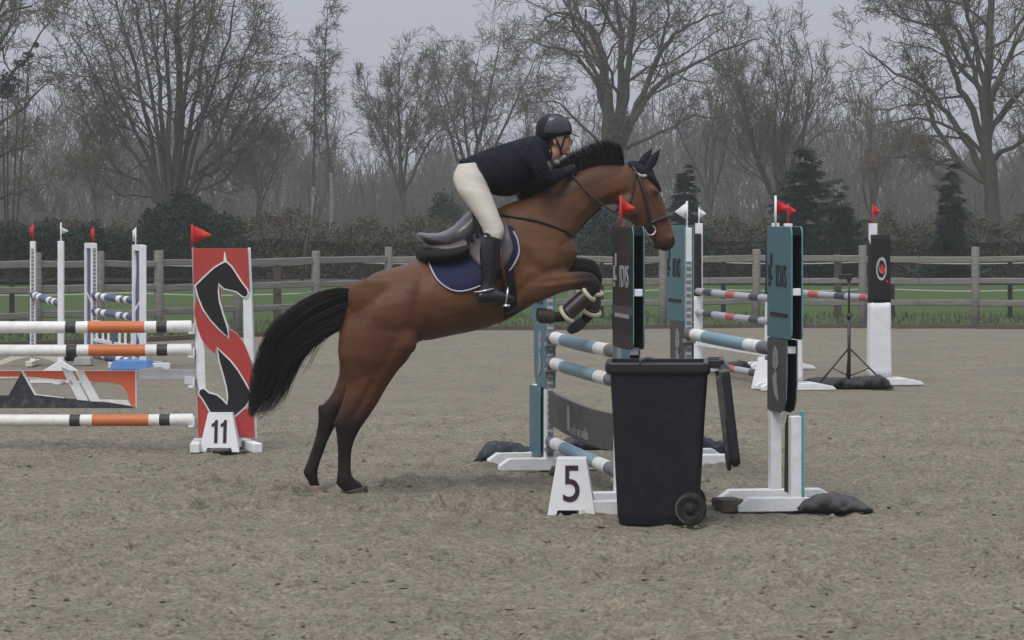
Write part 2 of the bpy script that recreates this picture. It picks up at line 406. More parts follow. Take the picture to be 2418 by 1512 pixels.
def sand_mat():
    m = bpy.data.materials.new('sand'); m.use_nodes = True; n = m.node_tree; b = n.nodes['Principled BSDF']
    b.inputs['Roughness'].default_value = 0.95; b.inputs['Specular IOR Level'].default_value = 0.12
    t = n.nodes.new('ShaderNodeTexCoord')
    def noise(s, det=4, r=0.6, off=0.0):
        mp = n.nodes.new('ShaderNodeMapping'); mp.inputs['Location'].default_value = (off, off * 1.7, 0); n.links.new(t.outputs['Object'], mp.inputs[0])
        z = n.nodes.new('ShaderNodeTexNoise'); z.inputs['Scale'].default_value = s; z.inputs['Detail'].default_value = det
        z.inputs['Roughness'].default_value = r; n.links.new(mp.outputs[0], z.inputs['Vector']); return z.outputs['Fac']
    def ramp(f, a, bb, lo, hi):
        r = n.nodes.new('ShaderNodeMapRange')
        for k, v in zip((1, 2, 3, 4), (a, bb, lo, hi)): r.inputs[k].default_value = v
        n.links.new(f, r.inputs[0]); return r.outputs[0]
    def mul(x, y):
        q = n.nodes.new('ShaderNodeMath'); q.operation = 'MULTIPLY'; n.links.new(x, q.inputs[0]); n.links.new(y, q.inputs[1]); return q.outputs[0]
    tint = n.nodes.new('ShaderNodeMixRGB'); tint.inputs[1].default_value = (0.222, 0.186, 0.140, 1); tint.inputs[2].default_value = (0.194, 0.184, 0.132, 1)
    n.links.new(ramp(noise(7, 3), .38, .62, 0, 1), tint.inputs[0])
    f = mul(ramp(noise(44, 4, .62), .32, .68, .62, 1.34), ramp(noise(9, 4, .6, 3), .32, .68, .84, 1.14))
    f = mul(f, ramp(noise(1.1, 4, .55, 9), .32, .68, .90, 1.08))
    f = mul(f, ramp(noise(23, 3, .55, 21), .60, .70, 1.0, .52))            # dark flecks: damp and fibre, also standing in for shade between lumps
    f = mul(f, ramp(noise(15, 2, .5, 33), .62, .74, 1.0, 1.22))            # pale flecks: dry sand, also standing in for light on ridges
    sc = n.nodes.new('ShaderNodeVectorMath'); sc.operation = 'SCALE'; n.links.new(tint.outputs[0], sc.inputs[0]); n.links.new(f, sc.inputs['Scale'])
    n.links.new(sc.outputs[0], b.inputs['Base Color'])
    bp = n.nodes.new('ShaderNodeBump'); bp.inputs['Strength'].default_value = 0.8; bp.inputs['Distance'].default_value = 0.03
    n.links.new(noise(20, 6, .65, 5), bp.inputs['Height']); n.links.new(bp.outputs[0], b.inputs['Normal']); M['sand'] = m
sand_mat()
sheet_mat('field_grass', (0.046, 0.088, 0.020), (0.062, 0.088, 0.027), (0.078, 0.074, 0.042), 0.35, 3, 0.9, 9)
sheet_mat('verge_soil', (0.115, 0.098, 0.078), (0.085, 0.075, 0.058), (0.06, 0.07, 0.035), 0.7, 6, 0.8, 8)

def grid_patch(xs, ys, zf):
    X, Y = np.meshgrid(xs, ys); Z = zf(X, Y)
    nx, ny = len(xs), len(ys)
    v = np.stack([X.ravel(), Y.ravel(), Z.ravel()], 1)
    i = np.arange(nx * ny).reshape(ny, nx)
    f = np.stack([i[:-1, :-1].ravel(), i[:-1, 1:].ravel(), i[1:, 1:].ravel(), i[1:, :-1].ravel()], 1)
    return v, f
def mesh_np(name, parts):
    vs, fs, k = [], [], 0
    for v, f in parts: vs.append(v); fs.append(f + k); k += len(v)
    v = np.concatenate(vs); f = np.concatenate(fs)
    me = bpy.data.meshes.new(name)
    me.vertices.add(len(v)); me.vertices.foreach_set('co', v.astype(np.float32).ravel())
    me.loops.add(f.size); me.loops.foreach_set('vertex_index', f.astype(np.int32).ravel())
    me.polygons.add(len(f)); me.polygons.foreach_set('loop_start', np.arange(0, f.size, f.shape[1], dtype=np.int32))
    me.update(); me.validate(); return me

nprng = np.random.RandomState(3)
stamps = np.stack([nprng.uniform(-6, 6, 900), nprng.uniform(10.5, 30, 900), nprng.uniform(0.05, 0.09, 900), nprng.uniform(0.010, 0.028, 900)], 1)
tracks = [(-3.6, 13.0, 0.9, 0.55), (-1.8, 16.8, 1.0, 0.12), (0.2, 14.6, 1.0, 0.05), (2.2, 15.2, 0.9, 0.35), (-2.5, 20.2, 1.0, 0.0), (1.0, 22.0, 1.0, 0.1)]
for (x0, y0, ux, uy) in tracks:
    for k in range(26):
        stamps = np.vstack([stamps, [x0 + ux * (k - 8) * 0.33 + nprng.uniform(-.12, .12), y0 + uy * (k - 8) * 0.33 + nprng.uniform(-.16, .16), nprng.uniform(.065, .09), nprng.uniform(.028, .048)]])
fy0, fy1 = 11.2, 27.0
for k in range(60):                                  # churned take-off and landing marks
    stamps = np.vstack([stamps, [nprng.uniform(-2.4, 0.5), nprng.uniform(17.0, 19.2), nprng.uniform(.07, .11), nprng.uniform(.035, .06)]])
for k in range(70):
    stamps = np.vstack([stamps, [nprng.uniform(-2.5, 2.8), nprng.uniform(11.6, 15.5), nprng.uniform(.06, .10), nprng.uniform(.03, .055)]])
def sand_z(fine):
    def zf(X, Y):
        z = 0.020 * (vnoise(X / 0.9, Y / 0.9, 1) - 0.5) + 0.018 * (vnoise(X / 0.28, Y / 0.28, 2) - 0.5)
        if fine:
            tp = np.clip((fy1 - Y) / 2.5, 0, 1)
            z = z + tp * 0.030 * (vnoise(X / 0.13, Y / 0.13, 3) - 0.5) + tp * 0.024 * (vnoise(X / 0.062, Y / 0.062, 4) - 0.5)
            clod = vnoise(X / 0.075, Y / 0.075, 5); z = z + tp * 0.016 * np.clip(clod - 0.72, 0, 1) * 3.0
            dx, dy = X[0, 1] - X[0, 0], Y[1, 0] - Y[0, 0]
            for (sx, sy, sr, dp) in stamps:
                i0, i1 = int((sx - 2.2 * sr - X[0, 0]) / dx), int((sx + 2.2 * sr - X[0, 0]) / dx) + 1
                j0, j1 = int((sy - 2.2 * sr - Y[0, 0]) / dy), int((sy + 2.2 * sr - Y[0, 0]) / dy) + 1
                i0, j0 = max(i0, 0), max(j0, 0)
                if sy > fy1 - 1.0 or i1 <= i0 or j1 <= j0 or i0 >= X.shape[1] or j0 >= X.shape[0]: continue
                q = np.hypot(X[j0:j1, i0:i1] - sx, Y[j0:j1, i0:i1] - sy) / sr
                z[j0:j1, i0:i1] += dp * (-np.exp(-(q / 0.75) ** 4) + 0.55 * np.exp(-((q - 1.35) / 0.35) ** 2))
        else: z = z - 0.03 * np.clip((fy1 - Y) / 0.05, 0, 1)
        return np.maximum(z, -0.062) - 0.008
    return zf
parts = [grid_patch(np.arange(-5.4, 5.4, 0.024), np.arange(fy0, fy1, 0.028), sand_z(True))]
parts.append(grid_patch(np.linspace(-11, 11, 260), np.concatenate([[fy1 - 0.6, fy1 - 0.05], np.linspace(fy1, 37.6, 120)]), sand_z(False)))
def sand_far(X, Y): return 0.02 * (vnoise(X / 0.9, Y / 0.9, 1) - 0.5) - 0.008 - 0.03 * ((Y < 37.55) & (Y > 36.9) & (np.abs(X) < 10.9))
# far strip follows the fence line, one metre inside it
xs = np.linspace(-26, 26, 300); tt = np.linspace(0, 1, 40)
ye = np.array([fence_y(x) for x in xs]) - 1.15 + 0.12 * (vnoise(xs * 1.3, xs * 0, 9) - 0.5)
Xg = np.repeat(xs[None, :], 40, 0); Yg = 37.0 + (ye[None, :] - 37.0) * tt[:, None]
Yg = np.where(ye[None, :] < 37.0, 37.0 - 0.01 * (1 - tt[:, None]), Yg)
Zg = sand_far(Xg, Yg); idx = np.arange(300 * 40).reshape(40, 300)
parts.append((np.stack([Xg.ravel(), Yg.ravel(), Zg.ravel()], 1), np.stack([idx[:-1, :-1].ravel(), idx[:-1, 1:].ravel(), idx[1:, 1:].ravel(), idx[1:, :-1].ravel()], 1)))
parts.append(grid_patch(np.linspace(-26, 26, 80), np.linspace(-8, fy0 + 0.06, 40), lambda X, Y: sand_far(X, Y) - 0.0))
for a, b in ((-26, -5.3), (5.3, 26)):
    parts.append(grid_patch(np.linspace(a, b, 60), np.linspace(fy0, fy1, 40), sand_far))
for a, b in ((-26, -10.98), (10.98, 26)):
    parts.append(grid_patch(np.linspace(a, b, 40), np.linspace(fy1 - 0.03, 37.6, 30), sand_far))
o = obj_from_mesh('sand_arena', mesh_np('sand_arena', parts), ['sand'], smooth=True)
tag(o, 'trodden grey-beige sand of the riding arena', kind='structure')

field = grid_patch(np.linspace(-400, 400, 100), np.linspace(-150, 600, 100), lambda X, Y: -0.10 + 0 * X)
o = obj_from_mesh('grass_field', mesh_np('grass_field', [field]), ['field_grass'])
tag(o, 'green paddock grass behind the fence', kind='structure')
Xg = np.repeat(xs[None, :], 12, 0); ye2 = np.array([fence_y(x) for x in xs])
Yg = ye2[None, :] - 1.6 + np.linspace(0, 1, 12)[:, None] * (2.6 + 0.8 * (vnoise(xs * 0.8, xs * 0, 11) - 0.5))[None, :]
Zg = -0.045 + 0.05 * (vnoise(Xg * 2, Yg * 3, 12) - 0.5)
idx = np.arange(300 * 12).reshape(12, 300)
o = obj_from_mesh('verge', mesh_np('verge', [(np.stack([Xg.ravel(), Yg.ravel(), Zg.ravel()], 1), np.stack([idx[:-1, :-1].ravel(), idx[:-1, 1:].ravel(), idx[1:, 1:].ravel(), idx[1:, :-1].ravel()], 1))]), ['verge_soil'], smooth=True)
tag(o, 'muddy strip of soil along the fence foot', kind='structure')

# clods of sand and hoof-scattered crumbs lying on the arena
mb = MB()
for k in range(2600):
    d = 11.6 + 16 * rng.random() ** 1.3; x = (rng.random() - 0.5) * 2 * (d * 0.185 + 0.3)
    s = rng.uniform(0.006, 0.022); c = V((x, d, rng.uniform(-0.004, 0.006)))
    vs = [c + V((math.cos(a) * s * rng.uniform(.6, 1.3), math.sin(a) * s * rng.uniform(.6, 1.3), 0)) for a in (0.3, 1.7, 2.9, 4.1, 5.4)]
    mb.add(vs + [c + V((0, 0, s * rng.uniform(0.5, 1.0)))], [(i, (i + 1) % 5, 5) for i in range(5)])
o = mb.build('sand_clods', ['sand'], smooth=False); tag(o, 'loose crumbs of sand strewn over the arena', 'sand', kind='stuff')

# ------------------------------------------------------------------ paddock fence: round posts and split rails
fence = thing('paddock_fence', 'weathered grey wooden post and rail fence across the back of the arena', 'fence', (0, 46, 0))
post_px = [-560, -330, -110, 90, 235, 375, 560, 745, 918, 1130, 1350, 1565, 1785, 2037, 2303, 2565, 2830]
posts = []
for x in post_px:
    d = float(np.interp(x, [q[0] for q in FPX], [q[1] for q in FPX])); posts.append(V(((x - CX) * d / F, d, 0)))
RAILS = (1.115, 0.755, 0.385)
for i, p in enumerate(posts):
    mb = MB(); h = 1.30 + rng.uniform(-0.03, 0.05); r = 0.068 + rng.uniform(-0.004, 0.006); lean = V((rng.uniform(-.02, .02), rng.uniform(-.02, .02), 0))
    mb.tube([p + V((0, 0, -0.25)), p + lean * 0.4 + V((0, 0, 0.5)), p + lean + V((0, 0, h - 0.02)), p + lean + V((0, 0, h))], [r, r * .99, r * .96, r * .8], 10)
    mb.build('post', ['weathered_wood'], fence, smooth=True)
for i in range(len(posts) - 1):
    a, b = posts[i], posts[i + 1]
    for z in RAILS:
        u = (b - a).normalized(); w = V((0, 0, 1)); q = u.cross(w)          # q points to the camera side
        z0, z1 = z + rng.uniform(-.02, .02), z + rng.uniform(-.02, .02)
        A, B = a + V((0, 0, z0)) + u * 0.02, b + V((0, 0, z1)) - u * 0.02
        mid = (A + B) / 2 + V((0, 0, rng.uniform(-.012, .006)))
        mb = MB(); hh = 0.052 + rng.uniform(-.006, .006)
        for s, e in ((A, mid), (mid, B)):
            ax = (e - s).normalized(); mb.box((s + e) / 2, (e - s).length / 2, 0.022, hh, ax, q, ax.cross(q) * -1)
        o = mb.build('rail', ['weathered_rail'], fence, bevel=0.012)
# low retaining boards along the sand edge
for i in range(len(posts) - 1):
    a, b = posts[i] - V((0, 1.05, 0)), posts[i + 1] - V((0, 1.05, 0))
    u = (b - a).normalized(); mb = MB(); mb.box((a + b) / 2 + V((0, 0, 0.015)), (b - a).length / 2 - 0.01, 0.02, 0.05, u, V((-u.y, u.x, 0)), V((0, 0, 1)))
    mb.build('kick_board', ['block_wood'], fence, bevel=0.006)

# electric paddock fence behind it: plastic posts and white tapes
for i, (x, brown) in enumerate([(-80, 0), (28, 0), (330, 0), (590, 0), (655, 1), (850, 0), (1200, 0), (1420, 0), (1708, 0), (1978, 1), (2107, 0), (2385, 0), (2560, 0)]):
    d = 51.0 if x < 700 else 54.0
    b = V(((x - CX) * d / F, d, -0.1)); mb = MB()
    mb.box(b + V((0, 0, 0.60)), 0.045 if not brown else 0.075, 0.03, 0.62, m=0, taper=(0.9, 0.9))
    mb.box(b + V((0, -0.04, 1.06)), 0.02, 0.02, 0.03, m=0); mb.box(b + V((0, -0.04, 0.56)), 0.02, 0.02, 0.03, m=0)
    names = ['behind the striped poles at the far left edge', 'left of the two white posts, below the low rail', 'just left of the red horse standard', 'right of the red horse standard',
             'beside the tail of the horse', 'under the croup of the horse', 'behind the saddle of the horse', 'behind the forelegs of the horse', 'between the teal standards and the middle rail',
             'behind the camera tripod', 'just right of the black and white standard', 'at the right, next to the right-hand fence post', 'outside the right edge']
    if x in (-80, 1200, 2560): continue
    o = mb.build('electric_fence_post', ['brown_post' if brown else 'black_post'], None, b, bevel=0.006)
    tag(o, ('brown' if brown else 'black') + ' electric fence post ' + names[i], 'post', 'electric fence posts behind the paddock fence')
for z, nm in ((0.98, 'upper'), (0.46, 'lower')):
    mb = MB()
    pts = [V((-18, 51, z))] + [V((x, 51 if x < -3.7 else 54, z - 0.05 * abs(math.sin(x * 0.9)))) for x in np.linspace(-15, 15, 60)] + [V((18, 54, z))]
    for a, b in zip(pts[:-1], pts[1:]):
        mb.box((a + b) / 2, (b - a).length / 2, 0.003, 0.010, (b - a).normalized(), V((0, 1, 0)), V((0, 0, 1)))
    o = mb.build('fence_tape', ['tape_white'], None, (0, 54, 0)); tag(o, nm + ' pale electric tape strung behind the paddock fence', 'tape')

# tufts along the fence foot and rough grass
mb = MB()
for k in range(9000):
    x = rng.uniform(-11, 11); y = fence_y(x) + rng.choice([rng.gauss(0.6, 0.5), rng.uniform(0.3, 9)])
    h = rng.uniform(0.0, 0.07); a = rng.uniform(0, 6.28); b = V((x, y, -0.1)); w = 0.012
    t = V((math.cos(a), math.sin(a), 0))
    mb.add([b - t * w, b + t * w, b + V((rng.uniform(-.05, .05), rng.uniform(-.05, .05), h + 0.06))], [(0, 1, 2)])
o = mb.build('rough_grass', ['grass_blade']); tag(o, 'rough grass tufts at the foot of the fence', 'grass', kind='stuff')

# ------------------------------------------------------------------ hedge, bank and woodland
def leaf_mesh(points, size, aspect=0.6):
    "small leaf quads at the given points, randomly turned"
    n = len(points); r = nprng
    a = r.normal(size=(n, 3)); a /= np.linalg.norm(a, axis=1)[:, None]
    b = np.cross(a, r.normal(size=(n, 3))); b /= np.linalg.norm(b, axis=1)[:, None]
    s = (size * r.uniform(0.6, 1.3, n))[:, None]
    v = np.stack([points - a * s, points - b * s * aspect, points + a * s, points + b * s * aspect], 1).reshape(-1, 3)
    return v, np.arange(4 * n).reshape(n, 4)

def wob(x, k): return 0.5 * math.sin(x * 0.7 + k) + 0.3 * math.sin(x * 1.9 + 2 * k) + 0.2 * math.sin(x * 4.3 + k)
hed = thing('clipped_hedge', 'long low brown-green clipped hedge behind the grass paddock', 'hedge', (0, 84, 0))
mb = MB()
hx = np.linspace(-26, 26, 105)
for i in range(len(hx) - 1):
    x = (hx[i] + hx[i + 1]) / 2; h = 1.25 + 0.08 * wob(x, 1)
    mb.box(V((x, 84.6, h / 2 - 0.1)), 0.27, 0.55, h / 2)
mb.build('hedge_core', ['hedge_core'], hed)
n = 95000
px_ = nprng.uniform(-26, 26, n); top = 1.68 + 0.12 * np.array([wob(q, 1) for q in px_]) + 0.55 * (vnoise(px_ * 1.7, px_ * 0, 21) - 0.5) + 0.25 * (vnoise(px_ * 6, px_ * 0, 22) - 0.5) - 0.06
front = nprng.uniform(size=n) < 0.75
pz = np.where(front, nprng.uniform(-0.05, 1, n) * top, top + nprng.normal(0, 0.13, n))
py = np.where(front, 83.95 + nprng.normal(0, 0.10, n), nprng.uniform(83.9, 85.3, n))
lv = leaf_mesh(np.stack([px_, py, pz], 1), 0.047)
o = obj_from_mesh('hedge_leaves', mesh_np('hedge_leaves', [lv]), ['hedge_green'], hed); o['kind'] = 'stuff'
# soil and leaf litter at the wood's foot
bank = grid_patch(np.linspace(-60, 60, 200), np.linspace(81.8, 260, 60), lambda X, Y: np.where(Y < 84, -0.08 + 0.12 * (vnoise(X * 1.1, Y * 1.1, 31)), 0.10 * vnoise(X * .5, Y * .5, 32) + np.clip((Y - 86) * 0.004, 0, 1)))
o = obj_from_mesh('woodland_floor', mesh_np('woodland_floor', [bank]), ['leaf_litter'], smooth=True); tag(o, 'brown leaf-littered ground under the wood', kind='structure')

# bare trees --------------------------------------------------------
class TreeB:
    def __init__(s, seed): s.r = random.Random(seed); s.big, s.small = MB(), MB()
    def rv(s): return V((s.r.gauss(0, 1), s.r.gauss(0, 1), s.r.gauss(0, 1)))
    def path(s, p, d, L, n, wig, up):
        pts = [p.copy()]; d = d.normalized()
        for i in range(n):
            d = (d + s.rv() * wig + V((0, 0, up))).normalized(); pts.append(pts[-1] + d * (L / n))
        return pts
    def emit(s, pts, r0, r1, lvl):
        n = len(pts); rad = [r0 + (r1 - r0) * i / (n - 1) for i in range(n)]
        (s.big if lvl <= 1 else s.small).tube(pts, rad, 7 if lvl == 0 else (5 if lvl == 1 else 3), cap=False)
    def side(s, pts, r0, r1, lvl, spec):
        "spawn child branches along a branch"
        if lvl >= len(spec): return
        cnt, lf, ang, rf, wig, up, lo = spec[lvl]
        n = len(pts); L = sum((pts[i + 1] - pts[i]).length for i in range(n - 1))
        for k in range(cnt):
            t = lo + (1 - lo) * (k + s.r.random()) / cnt
            f = t * (n - 1); i = min(int(f), n - 2); q = pts[i].lerp(pts[i + 1], f - i)
            ax = (pts[i + 1] - pts[i]).normalized()
            o = ax.cross(s.rv()); o.normalize()
            a = math.radians(ang * s.r.uniform(0.6, 1.35)); d = ax * math.cos(a) + o * math.sin(a)
            rr = max((r0 + (r1 - r0) * t) * rf, s.rmin)
            ll = L * lf * s.r.uniform(0.6, 1.2) * (1.15 - 0.55 * t)
            ll = min(max(ll, s.lmin), s.lmax[lvl])
            ns = 5 if lvl == 0 else (4 if lvl == 1 else 3)
            ch = s.path(q, d, ll, ns, wig, up)
            s.emit(ch, rr, max(rr * 0.35, s.rmin * 0.8), lvl + 1)
            s.side(ch, rr, rr * 0.35, lvl + 1, spec)
    rmin, lmin, lmax = 0.0118, 0.35, (6, 3.2, 1.8, 1.2)

SPEC_OAK = [(9, 0.50, 48, 0.45, 0.26, 0.06, 0.25), (7, 0.52, 48, 0.55, 0.32, 0.05, 0.15), (5, 0.6, 46, 0.65, 0.36, 0.05, 0.10), (2, 0.7, 42, 0.8, 0.36, 0.05, 0.2)]
SPEC_FAR = [(7, 0.45, 45, 0.45, 0.26, 0.06, 0.25), (5, 0.5, 45, 0.55, 0.3, 0.05, 0.15), (4, 0.55, 45, 0.65, 0.3, 0.05, 0.15)]
SPEC_THIN = [(7, 0.34, 36, 0.42, 0.14, 0.14, 0.25), (5, 0.48, 38, 0.55, 0.2, 0.12, 0.15), (4, 0.55, 38, 0.65, 0.22, 0.10, 0.15)]
SPEC_UP = [(9, 0.36, 36, 0.42, 0.13, 0.14, 0.2), (6, 0.48, 38, 0.55, 0.18, 0.12, 0.15), (5, 0.55, 38, 0.65, 0.18, 0.10, 0.1), (2, 0.6, 35, 0.8, 0.2, 0.06, 0.2)]

def finish_tree(t, name, label, base, bark, twig, group=None):
    root = thing(name, label, 'tree', base, group)
    t.big.build('trunk', [bark], root, smooth=True)
    o = t.small.build('crown', [twig], root)
    return root

def limb_tree(name, label, seed, d, limbs, bark='bark_oak', twig='twig_brown', spec=SPEC_OAK, depth=0.35, dens=1.0, rmin=None):
    "tree whose trunk and main limbs follow measured lines; smaller branches grow from them"
    t = TreeB(seed)
    if rmin: t.rmin = rmin
    x0, y0 = limbs[0][0][0]
    for pts, r0, r1 in limbs:
        sgn = t.r.uniform(-1, 1); Ltot = 0; w = []
        for k, (x, y) in enumerate(pts):
            if k: Ltot += math.hypot(x - pts[k - 1][0], y - pts[k - 1][1]) * d / F
            w.append(V(P(x, y, d + sgn * depth * Ltot)))
        w = [V(q) for q in catmull([tuple(q) for q in w], 3)]
        for k in range(1, len(w) - 1): w[k] = w[k] + t.rv() * 0.05
        t.emit(w, r0, r1, 0 if r0 > 0.1 else 1)
        sp = [(int(spec[0][0] * dens),) + spec[0][1:]] + list(spec[1:])
        t.side(w, r0, r1, 0, sp)
    b = P(x0, y0, d); b.z = 0
    return finish_tree(t, name, label, b, bark, twig)

# 1: the broad many-stemmed tree left of centre
st = [([(408, 600), (412, 480), (420, 330), (424, 180), (420, 40), (415, -90)], 0.26, 0.06)]
for ex_, ey_, r in [(165, 80, .10), (205, 0, .12), (255, -50, .13), (300, -60, .13), (340, -70, .15), (380, -80, .14), (462, -80, .15), (508, -60, .14), (560, -20, .12), (608, 50, .11), (640, 140, .09), (150, 250, .09), (610, 330, .08), (185, 395, .08), (590, 250, .09)]:
    sx = 408 + (ex_ - 400) * 0.16; mx_ = 408 + (ex_ - 400) * 0.55
    my = 480 + (ey_ - 480) * 0.5 + (30 if abs(ex_ - 400) > 180 else -10)
    st.append(([(sx, 500 - abs(ex_ - 400) * 0.08), (408 + (ex_ - 400) * 0.30, 480 + (ey_ - 480) * 0.22), (mx_, my), (408 + (ex_ - 400) * 0.8, 480 + (ey_ - 480) * 0.78), (ex_, ey_)], r, 0.025))
limb_tree('bare_tree', 'broad many-stemmed bare tree above the red horse standard', 11, 118, st, dens=0.9)
# 5: the big oak behind the rider
limb_tree('bare_tree', 'tall spreading bare oak behind the rider and the horse neck', 12, 135, [
    ([(1446, 600), (1440, 430), (1437, 337), (1432, 240), (1424, 160), (1412, 95), (1386, 55), (1330, 30), (1285, 42)], 0.42, 0.03),
    ([(1458, 420), (1462, 300), (1466, 220), (1468, 150), (1466, 80), (1452, 0), (1445, -60)], 0.28, 0.06),
    ([(1470, 260), (1484, 150), (1490, 60), (1499, -50)], 0.20, 0.06),
    ([(1464, 360), (1480, 300), (1520, 220), (1556, 140), (1590, 85), (1650, 50), (1712, 30)], 0.20, 0.03),
    ([(1468, 350), (1505, 262), (1560, 195), (1640, 150), (1720, 112), (1790, 92)], 0.17, 0.025),
    ([(1434, 250), (1402, 182), (1345, 122), (1285, 108), (1240, 95)], 0.13, 0.02),
    ([(1425, 170), (1380, 90), (1330, 0), (1300, -50)], 0.12, 0.03),
    ([(1466, 90), (1420, 20), (1400, -50)], 0.12, 0.04),
    ([(1545, 160), (1570, 70), (1580, -30)], 0.11, 0.03),
    ([(1480, 350), (1560, 312), (1640, 277), (1720, 280)], 0.09, 0.02),
    ([(1440, 380), (1380, 300), (1320, 250), (1270, 240)], 0.10, 0.02)], dens=0.9)
# 7: the big tree at the right edge
limb_tree('bare_tree', 'large bare tree with long arching limbs at the right edge', 13, 116, [
    ([(2352, 600), (2340, 450), (2330, 300), (2335, 150), (2348, -70)], 0.36, 0.12),
    ([(2338, 440), (2290, 350), (2240, 270), (2195, 215), (2110, 168), (2030, 108)], 0.17, 0.02),
    ([(2334, 380), (2295, 260), (2262, 190), (2232, 100), (2190, 20), (2150, -50)], 0.17, 0.04),
    ([(2332, 330), (2312, 220), (2290, 140), (2252, 50), (2215, -40)], 0.16, 0.05),
    ([(2335, 250), (2370, 160), (2405, 90), (2450, 10)], 0.16, 0.04), ([(2338, 300), (2400, 230), (2480, 170)], 0.14, 0.03),
    ([(2335, 430), (2260, 395), (2180, 372), (2080, 370)], 0.08, 0.02), ([(2330, 370), (2250, 300), (2160, 280), (2060, 300)], 0.10, 0.02),
    ([(2345, 380), (2420, 330), (2520, 290)], 0.12, 0.03), ([(2250, 60), (2180, 60), (2110, 30), (2080, -20)], 0.07, 0.02), ([(2300, -40), (2290, 40), (2325, 200)][::-1], 0.12, 0.05)], dens=0.9)
# 8: the oak off the left edge, ivy on its limb
limb_tree('bare_tree', 'bare oak limbs with ivy reaching in at the left edge', 14, 105, [
    ([(-95, 600), (-90, 420), (-85, 250), (-70, 100), (-60, -60)], 0.40, 0.12), ([(-85, 320), (-30, 240), (22, 190), (62, 140), (112, 58)], 0.15, 0.02),
    ([(-80, 220), (-20, 140), (20, 70), (38, -20)], 0.13, 0.03), ([(-70, 120), (0, 20), (30, -60)], 0.12, 0.03), ([(-85, 350), (-10, 300), (50, 255), (128, 185)], 0.11, 0.02),
    ([(-88, 400), (0, 370), (80, 330)], 0.09, 0.02), ([(-90, 500), (-20, 470), (40, 460), (80, 440)], 0.08, 0.02)], dens=0.5)

def proc_tree(seed, H, R, nst, rtrunk, fork, spec, lean=0.0):
    t = TreeB(seed); base = V((0, 0, 0))
    tr = t.path(V((0, 0, -0.3)), V((lean, 0, 1)), H * fork + 0.3, 5, 0.03, 0.05); t.emit(tr, rtrunk, rtrunk * 0.75, 0)
    for k in range(nst):
        a = 2 * math.pi * (k + t.r.random() * 0.6) / nst
        q = tr[-1].lerp(tr[-2], t.r.random() * 0.9)
        sp = R / max(H * (1 - fork), 0.1) * t.r.uniform(0.35, 1.0)
        w = t.path(q, V((math.cos(a) * sp, math.sin(a) * sp, 1)), H * (1 - fork) * t.r.uniform(0.75, 1.05), 7, 0.10, 0.03)
        t.emit(w, rtrunk * 0.5, 0.02, 0 if rtrunk > 0.2 else 1); t.side(w, rtrunk * 0.5, 0.02, 0, spec)
    if nst < 6:
        w = t.path(tr[-1], V((0, 0, 1)), H * (1 - fork), 8, 0.07, 0.04); t.emit(w, rtrunk * 0.7, 0.02, 0); t.side(w, rtrunk * 0.6, 0.02, 0, spec)
    return t
def place(t, name, label, x, d, bark, twig, group=None):
    b = V(((x - CX) * d / F, d, 0))
    root = thing(name, label, 'tree', (0, 0, 0), group)
    o1 = t.big.build('trunk', [bark], root, smooth=True); o2 = t.small.build('crown', [twig], root)
    root.location = b; return root
def hgt(y, d): return CAMH + (HZ - y) * d / F

SPEC_BIRCH = [(22, 0.24, 42, 0.35, 0.10, 0.02, 0.25), (7, 0.55, 40, 0.6, 0.18, -0.05, 0.1), (5, 0.6, 40, 0.8, 0.2, -0.08, 0.1)]
for x, topy, sd_, lab in ((735, 100, 21, 'shorter slender birch with a white lower trunk, left of the pair'), (778, 5, 22, 'taller slender birch with a white lower trunk, right of the pair')):
    d = 126; H = hgt(topy, d); t = TreeB(sd_); t.lmax = (2.6, 1.4, 0.8, 0.6); t.lmin = 0.25
    w = t.path(V((0, 0, -0.2)), V((0.02, 0, 1)), H, 14, 0.035, 0.05); t.emit(w, 0.108, 0.015, 0)
    up = w[4:]; t.side(up, 0.09, 0.015, 0, SPEC_BIRCH)
    low = MB(); n0 = 5; low.tube([p for p in w[:n0 + 1]], [0.112 - 0.006 * i for i in range(n0 + 1)], 8, cap=False)
    root = thing('birch_tree', lab, 'tree', (0, 0, 0), 'birches left of the rider')
    tr = t.big.build('trunk', ['bark_grey'], root, smooth=True); low.build('white_bark', ['bark_birch'], tr, smooth=True)
    t.small.build('crown', ['twig_grey'], root); root.location = V(((x - CX) * d / F, d, 0))
place(proc_tree(31, hgt(150, 142), 3.2, 5, 0.17, 0.33, SPEC_UP), 'bare_tree', 'forked bare tree between the birches and the rider', 945, 142, 'bark_grey', 'twig_grey')
place(proc_tree(32, hgt(65, 150), 5.0, 6, 0.22, 0.30, SPEC_OAK), 'bare_tree', 'round-headed bare tree just left of the rider', 1105, 150, 'bark_oak', 'twig_grey')
place(proc_tree(33, hgt(60, 138), 5.2, 9, 0.26, 0.18, SPEC_UP), 'bare_tree', 'dense upright bare tree above the dark spruces', 1850, 138, 'bark_oak', 'twig_brown')
place(proc_tree(34, hgt(210, 125), 2.2, 4, 0.10, 0.45, SPEC_THIN), 'bare_tree', 'thin young bare tree left of the many-stemmed tree', 232, 125, 'bark_grey', 'twig_grey')
place(proc_tree(35, hgt(300, 128), 2.2, 4, 0.10, 0.40, SPEC_THIN), 'bare_tree', 'small thin bare tree right of the many-stemmed tree', 628, 128, 'bark_grey', 'twig_grey')
place(proc_tree(36, hgt(215, 146), 3.6, 6, 0.16, 0.25, SPEC_THIN), 'bare_tree', 'bare tree in the gap left of the right-hand oak', 2060, 146, 'bark_grey', 'twig_brown')
place(proc_tree(37, hgt(150, 150), 3.5, 6, 0.16, 0.25, SPEC_THIN), 'bare_tree', 'upright bare tree behind the right side of the oak crown', 1680, 150, 'bark_grey', 'twig_brown')
